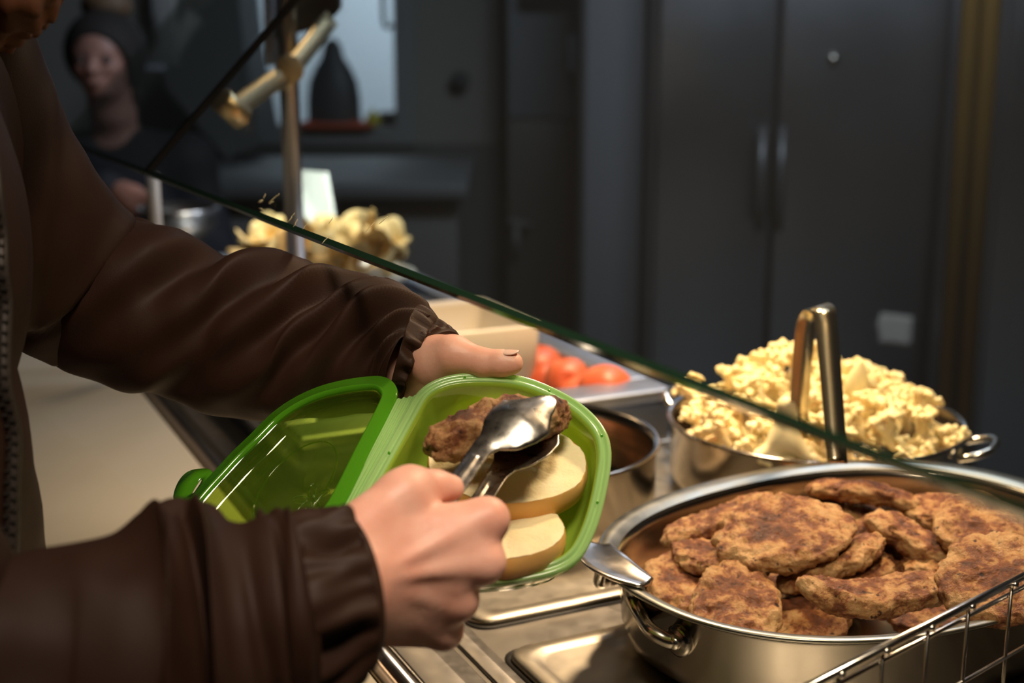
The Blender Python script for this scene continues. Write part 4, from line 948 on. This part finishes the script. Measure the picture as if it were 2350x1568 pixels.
# ------------------------------------------------------------------ spoon tongs
t = thing('spoon_tongs', P(1000, 1235, .83), 'worn steel spoon tongs held in the right hand with patty between the spoons', 'tongs')
def spoon_blade(tip_px, neck_px, end_px, dt, dn, de, nvec, bulge, wmax, wn, we, name, seg=60):
    a, b, c = P(*tip_px, dt), P(*neck_px, dn), P(*end_px, de)
    L1 = np.linalg.norm(b - a)
    path = catmull([a, a + (b - a) * .33 + nvec * bulge * .15, a + (b - a) * .7 + nvec * bulge * .1, b, b + (c - b) * .3, b + (c - b) * .65, c], 12)
    n = len(path); s = np.concatenate([[0], np.cumsum(np.linalg.norm(np.diff(path, axis=0), axis=1))])
    rings = []; K = 17
    for i in range(n):
        tt = nrm(path[min(i + 1, n - 1)] - path[max(i - 1, 0)]); nv = nrm(nvec - tt * (nvec @ tt)); sd = np.cross(tt, nv)
        u = s[i] / L1
        w = np.interp(u, [0, .03, .1, .22, .4, .58, .75, .9, 1.05, 1.3, 2.2, 4], [0.0005, .0042, .0078, .0115, wmax, wmax * .98, wmax * .80, wn * 1.25, wn, wn * .96, we, we])
        dep = np.interp(u, [0, .15, .5, .85, 1.1, 4], [0, .003, .0065, .0025, .0008, .0008])
        ridge = 0.0011 if 1.15 < u < 2.6 else 0
        x = np.linspace(-1, 1, K); z = dep * (1 - x ** 2) + ridge * (np.abs(x) < .32) * (np.sin((u - 1.15) * 6) > -2)
        topr = path[i] + (x * w)[:, None] * sd + z[:, None] * nv; botr = topr[::-1] - nv * 0.0011
        rings.append(np.vstack([topr, botr]))
    return obj(name, *loft(rings), M['spoon'], t)
nv1 = nrm([-0.18, -0.62, 0.76])
spoon_blade((1271, 912), (1108, 1028), (985, 1195), .893, .862, .812, nv1, 0.004, .0205, .0068, .0085, 'upper_spoon')
spoon_blade((1274, 950), (1146, 1086), (1040, 1250), .945, .890, .835, -nv1, 0.0, .0190, .0068, .0085, 'lower_spoon')
e1_, e2_ = P(985, 1195, .815), P(1040, 1262, .835); hd_ = nrm(e1_ - P(1108, 1028, .868))
bend_ = catmull([e1_ - hd_ * .005, e1_ + hd_ * .02, (e1_ + e2_) / 2 + hd_ * .045, e2_ + hd_ * .02, e2_ - hd_ * .005], 8)
obj('spring_bend', *ribbon(bend_, np.cross(hd_, nrm(e1_ - e2_)), 0.016, 0.0014), M['spoon'], t)

# ------------------------------------------------------------------ hands (signed distance bodies)
def hand_field(chains, palm, kf=0.0025, kp=0.014):
    def f(p):
        d = None
        for a, b, ra, rb in palm:
            w = cap(p, a, b, ra, rb); d = w if d is None else smin(d, w, kp)
        for ch in chains:
            e = None
            for i in range(len(ch) - 1):
                w = cap(p, ch[i][0], ch[i + 1][0], ch[i][1], ch[i + 1][1]); e = w if e is None else smin(e, w, 0.004)
            d = smin(d, e, ch[0][2] if len(ch[0]) > 2 else 0.007)
        return d
    return f
def bounds(chains, palm, pad=0.02):
    pts = np.array([q[0] for ch in chains for q in ch] + [q[i] for q in palm for i in (0, 1)]); return pts.min(0) - pad - .012, pts.max(0) + pad + .012
# right hand
D = 0.795
rm = {'i': P(1117, 1193, .800), 'm': P(1109, 1290, .795), 'r': P(1050, 1378, .800), 'l': P(1018, 1447, .812)}
wr = P(835, 1325, .770)
palmR = [(P(868, 1232, .785), rm['i'], .0145, .0122), (P(862, 1290, .778), rm['m'], .0155, .0120), (P(862, 1365, .780), rm['r'], .0150, .0112), (P(865, 1425, .790), rm['l'], .0140, .0105),
         (P(865, 1290, .800), P(1060, 1270, .822), .020, .012), (P(860, 1400, .805), P(990, 1400, .825), .018, .012), (P(700, 1350, .745), P(850, 1320, .780), .030, .026), (P(700, 1390, .745), P(850, 1385, .785), .027, .021),
         (P(815, 1225, .775), P(925, 1140, .795), .016, .0148)]
for a_, b_, r_ in (('i', 'm', .0125), ('m', 'r', .0120), ('r', 'l', .0115)):
    mm = (rm[a_] + rm[b_]) / 2; s0_ = {'i': P(865, 1262, .782), 'm': P(862, 1328, .779), 'r': P(864, 1395, .785)}[a_]
    palmR.append((s0_, s0_ + (mm - s0_) * .80, r_ + .002, r_ - .0015))
chR = [
 [(rm['i'], .0122, .006), (P(1105, 1215, .842), .0100), (P(1040, 1245, .862), .0090), (P(985, 1235, .850), .0080)],
 [(rm['m'], .0120, .006), (P(1095, 1300, .842), .0102), (P(1030, 1315, .864), .0092), (P(970, 1290, .850), .0082)],
 [(rm['r'], .0112, .006), (P(1045, 1380, .842), .0096), (P(990, 1385, .862), .0088), (P(940, 1355, .850), .0078)],
 [(rm['l'], .0105, .006), (P(1010, 1440, .845), .0086), (P(960, 1440, .860), .0078), (P(915, 1410, .850), .0070)],
 [(P(925, 1140, .795), .0148, .007), (P(945, 1122, .802), .0130), (P(1000, 1118, .812), .0096), (P(1034, 1120, .818), .0080)],
]
fR0 = hand_field(chR, palmR, kp=.010)
def fR(p):
    d = fR0(p)
    # tendon ridges and knuckle hollows
    for k in ('i', 'm', 'r', 'l'):
        d = smin(d, cap(p, rm[k] - fw * .0075 + rt * -.004, wr - fw * .016 + (rm[k] - wr) * .25, .0042, .001), .006)
    return d
lo, hi = bounds(chR, palmR); VR, FR = surfnet(fR, lo, hi, .0019)
# left hand
lt = [(P(1004, 832, 1.0), .0185, .014), (P(1040, 815, .985), .0138), (P(1108, 833, .978), .0100), (P(1150, 834, .974), .0092), (P(1174, 834, .972), .0082)]
mcp = [P(1062, 885, 1.052), P(1040, 935, 1.046), P(1012, 985, 1.036), P(978, 1030, 1.026)]
wl = P(935, 845, 1.046)
palmL = [(wl + fw * .005, P(985, 860, 1.022), .023, .019), (P(975, 855, 1.03), mcp[0], .017, .013), (P(970, 872, 1.03), mcp[1], .017, .013), (P(962, 888, 1.03), mcp[2], .016, .012), (P(955, 900, 1.03), mcp[3], .015, .011), (P(860, 830, 1.04), wl, .020, .023), (P(1004, 838, 1.0), P(990, 880, 1.03), .017, .014)]
def fing(a, px, py, d1, px2, py2, d2, r):
    b, c = P(px, py, d1), P(px2, py2, d2); return [(a, r * 1.1, .006), (b, r), ((b + c) / 2, r * .93), (c, r * .8)]
chL = [lt, fing(mcp[0], 1150, 900, 1.058, 1235, 935, 1.050, .0100), fing(mcp[1], 1135, 955, 1.048, 1225, 1000, 1.036, .0104), fing(mcp[2], 1100, 1015, 1.030, 1180, 1065, 1.016, .0098), fing(mcp[3], 1045, 1060, 1.014, 1105, 1105, 1.000, .0086)]
fL = hand_field(chL, palmL)
lo, hi = bounds(chL, palmL); VL, FL = surfnet(fL, lo, hi, .0019)

# body under the clothes
def sil(xsil, y, d): return P(xsil, y, d)
SHR = np.array([-0.42, 0.58, 1.38]); SHL = P(-190, 250, 0.97)
ELR = P(-180, 1500, .66); ELL = P(190, 720, 1.10); WRR = P(760, 1370, .755); WRL = P(880, 830, 1.045)
TC = np.array([-0.455, 0.80, 0])
HC = TC + np.array([0.02, 0.02, 1.66])
def headfield(c, s=1.0, fdir=(1, 0, 0), vs=1.0):
    fd = nrm(fdir); sd = np.cross(Z, fd); R = np.array([fd, sd, Z])
    def f(p):
        q = (p - c) @ R.T / s; q[:, 2] /= vs
        d = ell(q, (0, 0, .03), (.095, .076, .105)); d = smin(d, ell(q, (.025, 0, -.045), (.066, .055, .072)), .03); d = smin(d, ell(q, (.058, 0, -.088), (.026, .028, .018)), .02)
        d = smin(d, cap(q, (.092, 0, .012), (.112, 0, -.022), .006, .011), .012); d = smin(d, ell(q, (.103, .0, -.028), (.010, .017, .007)), .006)
        for y in (-1, 1):
            d = smin(d, ell(q, (.0, y * .078, -.005), (.016, .006, .030)), .006); d = smin(d, ell(q, (.070, y * .034, -.018), (.020, .018, .018)), .02)
            e = np.linalg.norm(q - np.array([.098, y * .031, .012]), axis=1) - .015; d = -smin(-d, e, .012)
            d = np.minimum(d, np.linalg.norm(q - np.array([.080, y * .031, .012]), axis=1) - .0125); d = smin(d, cap(q, (.088, y * .015, .030), (.080, y * .048, .032), .006, .004), .01)
        d = smin(d, ell(q, (.092, 0, -.054), (.009, .023, .006)), .004); d = smin(d, ell(q, (.090, 0, -.064), (.009, .018, .006)), .004)
        d = smin(d, cap(q, (-.02, 0, -.05), (-.03, 0, -.16), .054, .058), .03)
        return d * s
    return f
hf = headfield(HC, 1.0, TD)
def bodyf(p):
    d = hf(p)
    d = smin(d, ell(p, TC + [0, 0, 1.22], (.15, .17, .26)), .06); d = smin(d, ell(p, TC + [0, 0, .98], (.145, .155, .16)), .08)
    d = smin(d, cap(p, SHR, TC + [0, 0, 1.40], .035, .045), .05); d = smin(d, cap(p, SHL, TC + [0, .02, 1.40], .035, .045), .05)
    d = smin(d, cap(p, SHR, ELR, .046, .040), .03); d = smin(d, cap(p, ELR, WRR, .040, .029), .02)
    d = smin(d, cap(p, SHL, ELL, .036, .028), .03); d = smin(d, cap(p, ELL, WRL, .028, .022), .02)
    return d
VB, FB = surfnet(bodyf, (-.78, .42, .80), (.06, 1.25, 1.88), .0115)
mb = MB(); mb.add(VR, FR); mb.add(VL, FL); mb.add(VB, FB)
person = mb.build('person', M['skin']); tag(person, 'person in dark brown jacket at left holding the lunch box and the spoon tongs', 'person')
# thumb nail of the left hand
nl = P(1172, 820, .9655); na = nrm(P(1198, 818, .967) - P(1148, 815, .968)); nb = nrm(np.cross(na, nrm([0.1, -.62, .78])));
nN = nrm(np.cross(na, nb)); nN = nN if nN[2] > 0 else -nN
V = []; n, m = 20, 8
tc_ = lt[-1][0]
rings = []
for q in np.linspace(0.02, 1, 9):
    f = np.linspace(0, 2 * math.pi, 20, endpoint=False); x = np.cos(f) * .0078 * q; y = np.sin(f) * .0058 * q
    axis0, axis1 = lt[-2][0], lt[-1][0]; ad = nrm(axis1 - axis0); nz = nrm(up * .93 - fw * .30); nz = nrm(nz - ad * (nz @ ad)); ny = np.cross(ad, nz); rr0 = .0092
    rings.append(np.array([axis0 + ad * (np.linalg.norm(axis1 - axis0) * .85 + xx) + (nz * math.cos(yy / rr0) + ny * math.sin(yy / rr0)) * (rr0 + (.0006 if q < .95 else .0001) - abs(xx + .001) * .06) for xx, yy in zip(x, y)]))
V, Fc = loft(rings[::-1]); obj('thumbnail', V, Fc, M['nail'], person)
# eyes
for y in (-1, 1):
    fd = TD; sd = np.cross(Z, fd); e = HC + fd * .083 + sd * y * .031 + Z * .012
    V, Fc = lathe([(0.0001, -.0115)] + [(.0115 * math.cos(a), .0115 * math.sin(a)) for a in np.linspace(-1.4, 1.4, 9)] + [(0.0001, .0115)], e, 16); obj('eye', V, Fc, pr('eye_white', (.8, .78, .74), .2), person)

# ------------------------------------------------------------------ clothes of the person
def sleeve(stations, K, name, material, folds, depthf=0.8, end_bulge=0.0, noise_amp=0.004, seed=0, cap_end=True, step=9, pleats=None):
    st = []
    for (tx, ty, bx, by, d) in stations:
        a = P(tx, ty, d); b = P(bx, by, d); st.append(np.concatenate([(a + b) / 2, (a - b) / 2]))
    st = catmull(st, step); n = len(st); C0 = st[:, :3]; A0 = st[:, 3:]
    T0 = np.gradient(C0, axis=0); rings = []; th = np.linspace(0, 2 * math.pi, K, endpoint=False)
    for i in range(n):
        ax = nrm(T0[i]); a = A0[i]; ra = np.linalg.norm(a); b = nrm(np.cross(ax, nrm(a))); 
        if b @ fw > 0: b = -b
        s = i / (n - 1); rad = np.ones(K)
        for (s0, sl, w, amp, t0, tw) in folds:
            # ridge line s = s0 + sl*(theta-90deg); soft on one side and sharp on the other
            dlt = (s - (s0 + sl * (th - math.pi / 2))) / w; win = np.exp(-(((th - t0 + math.pi) % (2 * math.pi) - math.pi) / tw) ** 2)
            prof_ = np.exp(-np.clip(dlt, 0, None) ** 2 * 3.5) * np.exp(-np.clip(-dlt, 0, None) ** 2 * .6) - 0.75 * np.exp(-((dlt - 1.1) / .6) ** 2)
            rad += amp * prof_ * win / ra
        for j in range(K):
            q = C0[i] + a * math.cos(th[j]) + b * ra * depthf * math.sin(th[j])
            rad[j] += noise_amp / ra * (mnoise.noise(Vector((q * 14).tolist()) + Vector((seed, 0, 0))) + .45 * mnoise.noise(Vector((q * 38).tolist())))
        if pleats:
            pn, pa = pleats; env = math.sin(math.pi * min(1, s * 1.15)) ** .7
            rad += pa / ra * env * np.array([mnoise.noise(Vector((math.cos(t_) * pn / 2.2, math.sin(t_) * pn / 2.2, s * 1.2 + seed))) * 1.6 for t_ in th])
        rings.append(C0[i] + (np.cos(th) * rad)[:, None] * a + (np.sin(th) * rad * ra * depthf)[:, None] * b)
    # roll the end inward
    c_ = C0[-1]; ax = nrm(T0[-1]); e = rings[-1]
    rings.append(c_ + (e - c_) * .93 - ax * .0015); rings.append(c_ + (e - c_) * .88 - ax * .012)
    V, Fc = loft(rings, cap=False); Fc.append(tuple(range(K - 1, -1, -1)))
    return V, Fc
HP = math.pi / 2
# left (far) sleeve: upper arm
jacket_parts = MB()
ua = [(-260, 60, -330, 420, .95), (20, 20, -200, 500, .97), (110, 165, -120, 640, .99), (165, 300, -40, 740, 1.01), (235, 425, 30, 800, 1.04), (300, 500, 110, 832, 1.065)]
V, Fc = sleeve(ua, 72, 'x', None, [(.55, .10, .06, .006, HP, 1.2), (.8, -.12, .05, .008, HP, 1.1)], .62, seed=3); 
upper_l = (V, Fc)
fa = [(190, 490, 60, 800, 1.075), (300, 498, 170, 858, 1.072), (395, 520, 280, 893, 1.07), (470, 572, 375, 915, 1.07), (560, 596, 470, 945, 1.07), (650, 612, 560, 962, 1.065), (745, 624, 660, 968, 1.06), (815, 646, 745, 962, 1.05), (872, 640, 815, 955, 1.04), (925, 662, 862, 948, 1.03), (972, 702, 895, 940, 1.02), (992, 735, 915, 932, 1.012)]
fold_l = [(.13, -.10, .06, .015, 1.0, .9), (.27, -.14, .07, .018, .9, .9), (.42, -.15, .07, .017, 1.0, .9), (.56, -.16, .06, .014, 1.3, .8), (.72, -.13, .055, .017, 1.0, .8), (.84, -.10, .045, .012, .9, .8), (.34, -.10, .05, .007, 2.2, .7), (.66, -.08, .05, .006, 2.2, .7), (.93, -.05, .025, .006, 1.2, 1.0)]
V, Fc = sleeve(fa, 128, 'x', None, fold_l, .80, seed=1, noise_amp=.005, step=14)
obj('left_sleeve', V, Fc, M['jacket'], person)
obj('left_upper_sleeve', *upper_l, M['jacket'], person)
cf = [(955, 700, 890, 935, 1.022), (985, 718, 902, 938, 1.022), (1010, 735, 915, 940, 1.022), (1035, 748, 930, 932, 1.020), (1048, 766, 946, 912, 1.018)]
V, Fc = sleeve(cf, 110, 'x', None, [], 1.0, seed=5, noise_amp=.001, step=8, pleats=(13, .007)); obj('left_cuff', V, Fc, M['cuff'], person)
# right (near) sleeve
fr = [(-420, 1330, -560, 1900, .62), (-200, 1310, -300, 1950, .64), (0, 1288, -80, 1940, .66), (150, 1258, 40, 1930, .675), (270, 1236, 170, 1920, .685), (345, 1176, 300, 1900, .695), (402, 1147, 400, 1880, .70), (470, 1158, 490, 1850, .705), (545, 1184, 570, 1800, .708), (600, 1168, 622, 1760, .710), (640, 1152, 662, 1720, .712), (664, 1168, 690, 1680, .713), (676, 1195, 704, 1645, .714)]
fold_r = [(.57, .03, .030, -.016, 1.4, 1.6), (.47, .03, .045, .010, 1.2, 1.2), (.60, .04, .035, -.008, 1.3, 1.0), (.80, .03, .045, .007, 1.4, 1.0), (.93, .01, .03, .008, .9, 1.3), (.36, -.05, .05, .008, 1.4, 1.0), (.70, .05, .04, .006, 2.0, .9)]
V, Fc = sleeve(fr, 128, 'x', None, fold_r, .78, seed=2, noise_amp=.006, step=14); obj('right_sleeve', V, Fc, M['jacket'], person)
cf = [(655, 1186, 690, 1640, .718), (700, 1176, 740, 1625, .720), (745, 1170, 785, 1600, .722), (785, 1164, 826, 1568, .724), (798, 1174, 838, 1550, .725), (803, 1190, 842, 1530, .7255)]
V, Fc = sleeve(cf, 120, 'x', None, [], .80, seed=9, noise_amp=.001, step=9, pleats=(10, .009)); obj('right_cuff', V, Fc, M['cuff'], person)
# jacket shoulders and collar
def shouldf(p):
    d = cap(p, SHR, TC + [0, 0, 1.40], .070, .080); d = smin(d, cap(p, SHL, TC + [0, .02, 1.40], .078, .080), .04)
    d = smin(d, ell(p, TC + [0, 0, 1.28], (.165, .185, .20)), .05); d = smin(d, cap(p, SHL, P(-60, 430, 1.0), .070, .062), .03)
    d = smin(d, cap(p, SHR, SHR + (ELR - SHR) * .9, .072, .062), .03)
    d = smin(d, cap(p, TC + [0, 0, 1.42], TC + [.0, 0, 1.50], .085, .075), .03); e = cap(p, TC + [.01, 0, 1.46], TC + [.02, 0, 1.70], .060, .062)
    return -smin(-d, e, .008)
V, Fc = surfnet(shouldf, (-.80, .40, .85), (.02, 1.25, 1.62), .011); obj('jacket_shoulders', V, Fc, M['jacket'], person)
# torso of the jacket
rings = []; K = 120; th = np.linspace(0, 2 * math.pi, K, endpoint=False); zs = []
for y, xs, d, wt, wl_ in ((20, 30, .86, .07, .10), (70, 58, .86, .085, .13), (130, 66, .86, .11, .17), (300, 80, .86, .135, .20), (500, 90, .86, .142, .205), (700, 96, .86, .145, .205), (950, 99, .86, .145, .20), (1250, 106, .86, .15, .20), (1500, 112, .86, .15, .20)):
    ext = math.sqrt((wt * TD[0]) ** 2 + (wl_ * LD[0]) ** 2); s = P(xs, y, d); c = np.array([s[0] - ext, d - .06 + .0, s[2]])
    zs.append(np.concatenate([c, [wt, wl_]]))
zs = catmull(zs, 8)
for i, q in enumerate(zs):
    r = q[:3] + (np.cos(th) * q[3])[:, None] * TD + (np.sin(th) * q[4])[:, None] * LD
    r += np.array([nrm(p - q[:3]) * .006 * (mnoise.noise(Vector((p * 9).tolist())) + .4 * mnoise.noise(Vector((p * 26).tolist()))) for p in r]); rings.append(r)
obj('jacket_body', *loft(rings), M['jacket'], person)
def surf_at(i, px):
    best = None
    for p in rings[i]:
        if (p - CAM) @ fw > zs[i][1]: continue
        e = abs(proj(p)[0] - px)
        if best is None or e < best[0]: best = (e, p)
    return best[1]
zp = []; pp_ = []; fp = []
ztar = lambda y: np.interp(y, [0, 300, 500, 700, 900, 1050, 1250], [26, 34, 50, 60, 76, 88, 102]) 
ptar = lambda y: np.interp(y, [0, 300, 500, 700, 900, 1050, 1250], [-14, -6, 2, 16, 36, 42, 30])
for i in range(14, len(rings) - 6):
    y = proj(rings[i].mean(0))[1]; c = zs[i][:3]
    a = surf_at(i, ztar(y)); zp.append(a + nrm(a - c) * .003); b = surf_at(i, ptar(y)); pp_.append(b + nrm(b - c) * .003)
zp = catmull(np.array(zp)[::3], 6); pp_ = catmull(np.array(pp_)[::3], 6)
ztape = obj('zip', *tube(zp, .0045, 8), M['zip'], person)
mt = MB(); L_ = np.linalg.norm(np.diff(zp, axis=0), axis=1); S_ = np.concatenate([[0], np.cumsum(L_)])
for k, s in enumerate(np.arange(0, S_[-1], .0032)):
    p = np.array([np.interp(s, S_, zp[:, j]) for j in range(3)]); o_ = (rt * .0018 if k % 2 else rt * -.0018) - fw * .0038
    mt.add(*box(p + o_, rt, up, fw, .0016, .0009, .0012))
tag(mt.build('zip_teeth', M['zipteeth'], ztape, False), kind='stuff')
obj('piping', *tube(pp_, .0022, 8), M['piping'], person)
# hair: orange, hanging to the shoulder
hb = HC
def hairf(p):
    d = ell(p, hb + [-.015, .0, .045], (.115, .100, .115)); d = smin(d, cap(p, hb + [-.07, .02, .0], P(-60, -60, .88), .06, .05), .05)
    d = smin(d, cap(p, P(-40, -200, .86), P(28, 8, .84), .045, .014), .03); d = smin(d, cap(p, P(-20, -120, .88), P(70, -20, .86), .035, .012), .03)
    a = nrm(TD); e = ell(p, hb + a * .10 + np.array([0, 0, -.02]), (.085, .085, .10)); d = -smin(-d, e, .02)
    return d + .0045 * np.sin(p[:, 0] * 260 + 3 * np.sin(p[:, 2] * 40)) * np.sin(p[:, 1] * 210)
V, Fc = surfnet(hairf, hb - [.22, .22, .36], hb + [.40, .24, .20], .0048); obj('hair', V, Fc, M['orange_hair'], person)

# ------------------------------------------------------------------ kitchen worker
WH = P(240, 140, 3.35)
wfd = nrm([-0.02, -0.98, -0.04]); s_ = 0.98
wfield = headfield(WH + [0, 0, .0], s_, wfd, 0.80)
sh0, sh1 = WH + [-.17, .06, -.25], WH + [.17, .06, -.25]
hnd = P(308, 448, 3.02)
def wbody(p):
    d = wfield(p); d = smin(d, ell(p, WH + [0, .06, -.50], (.18, .12, .32)), .08); d = smin(d, cap(p, sh0, sh1, .055, .055), .06)
    d = smin(d, cap(p, sh1, WH + [.25, .02, -.52], .045, .04), .03); d = smin(d, cap(p, WH + [.25, .02, -.52], hnd + [-.03, .02, .0], .04, .03), .03)
    d = smin(d, cap(p, sh0, WH + [-.25, .02, -.52], .045, .04), .03); d = smin(d, cap(p, WH + [-.25, .02, -.52], hnd + [-.20, .04, -.02], .04, .028), .03)
    for k in range(4): d = smin(d, cap(p, hnd + [-.01, 0, .012 - k * .016], hnd + [.045, -.02, -.002 - k * .018], .012, .008), .01)
    d = smin(d, ell(p, hnd + [-.01, 0, -.01], (.035, .02, .035)), .015)
    return d
V, Fc = surfnet(wbody, WH - [.40, .45, .86], WH + [.40, .25, .18], .0085)
worker = obj('person', V, Fc, M['face']); tag(worker, 'blurred kitchen worker in black shirt and dark cap behind the screen at upper left', 'person')
def wshirt(p):
    d = ell(p, WH + [0, .06, -.50], (.205, .145, .335)); d = smin(d, cap(p, sh0, sh1, .072, .072), .06)
    d = smin(d, cap(p, sh1, WH + [.25, .02, -.52], .064, .058), .03); d = smin(d, cap(p, WH + [.25, .02, -.52], hnd + [-.07, .03, .01], .058, .040), .03)
    d = smin(d, cap(p, sh0, WH + [-.25, .02, -.52], .064, .058), .03); d = smin(d, cap(p, WH + [-.25, .02, -.52], hnd + [-.24, .05, 0], .058, .045), .03)
    e = ell(p, WH + [.0, -.08, -.165], (.075, .12, .055)); return -smin(-d, e, .015)
V, Fc = surfnet(wshirt, WH - [.42, .45, .90], WH + [.42, .30, -.12], .011); obj('shirt', V, Fc, M['black_cloth'], worker)
def whair(p):
    d = ell(p, WH + [0, .012, .022], (.096, .112, .100)); e = ell(p, WH + wfd * .085 + np.array([0, 0, -.028]), (.078, .085, .092)); d = -smin(-d, e, .012)
    d = smin(d, cap(p, WH + [.06, .03, .0], WH + [.065, .03, -.09], .024, .014), .02)
    return d
V, Fc = surfnet(whair, WH - [.15, .15, .14], WH + [.15, .17, .19], .006); obj('cap', V, Fc, M['cap'], worker)
def wbun(p): return ell(p, WH + [.0, .05, .130], (.062, .055, .045)) + .002 * np.sin(p[:, 0] * 300) * np.sin(p[:, 2] * 260)
V, Fc = surfnet(wbun, WH + [-.09, -.03, .07], WH + [.09, .13, .21], .006); obj('hair_bun', V, Fc, M['brownhair'], worker)
wsd = np.cross(Z, wfd)
for y in (-1, 1):
    e = WH + wfd * .083 * s_ + wsd * y * .031 * s_ + Z * .009
    V, Fc = lathe([(0.0001, -.0118)] + [(.0118 * math.cos(a), .0118 * math.sin(a)) for a in np.linspace(-1.4, 1.4, 9)] + [(0.0001, .0118)], e, 16); obj('eye', V, Fc, pr('eye_dark', (.10, .07, .06), .3), worker)
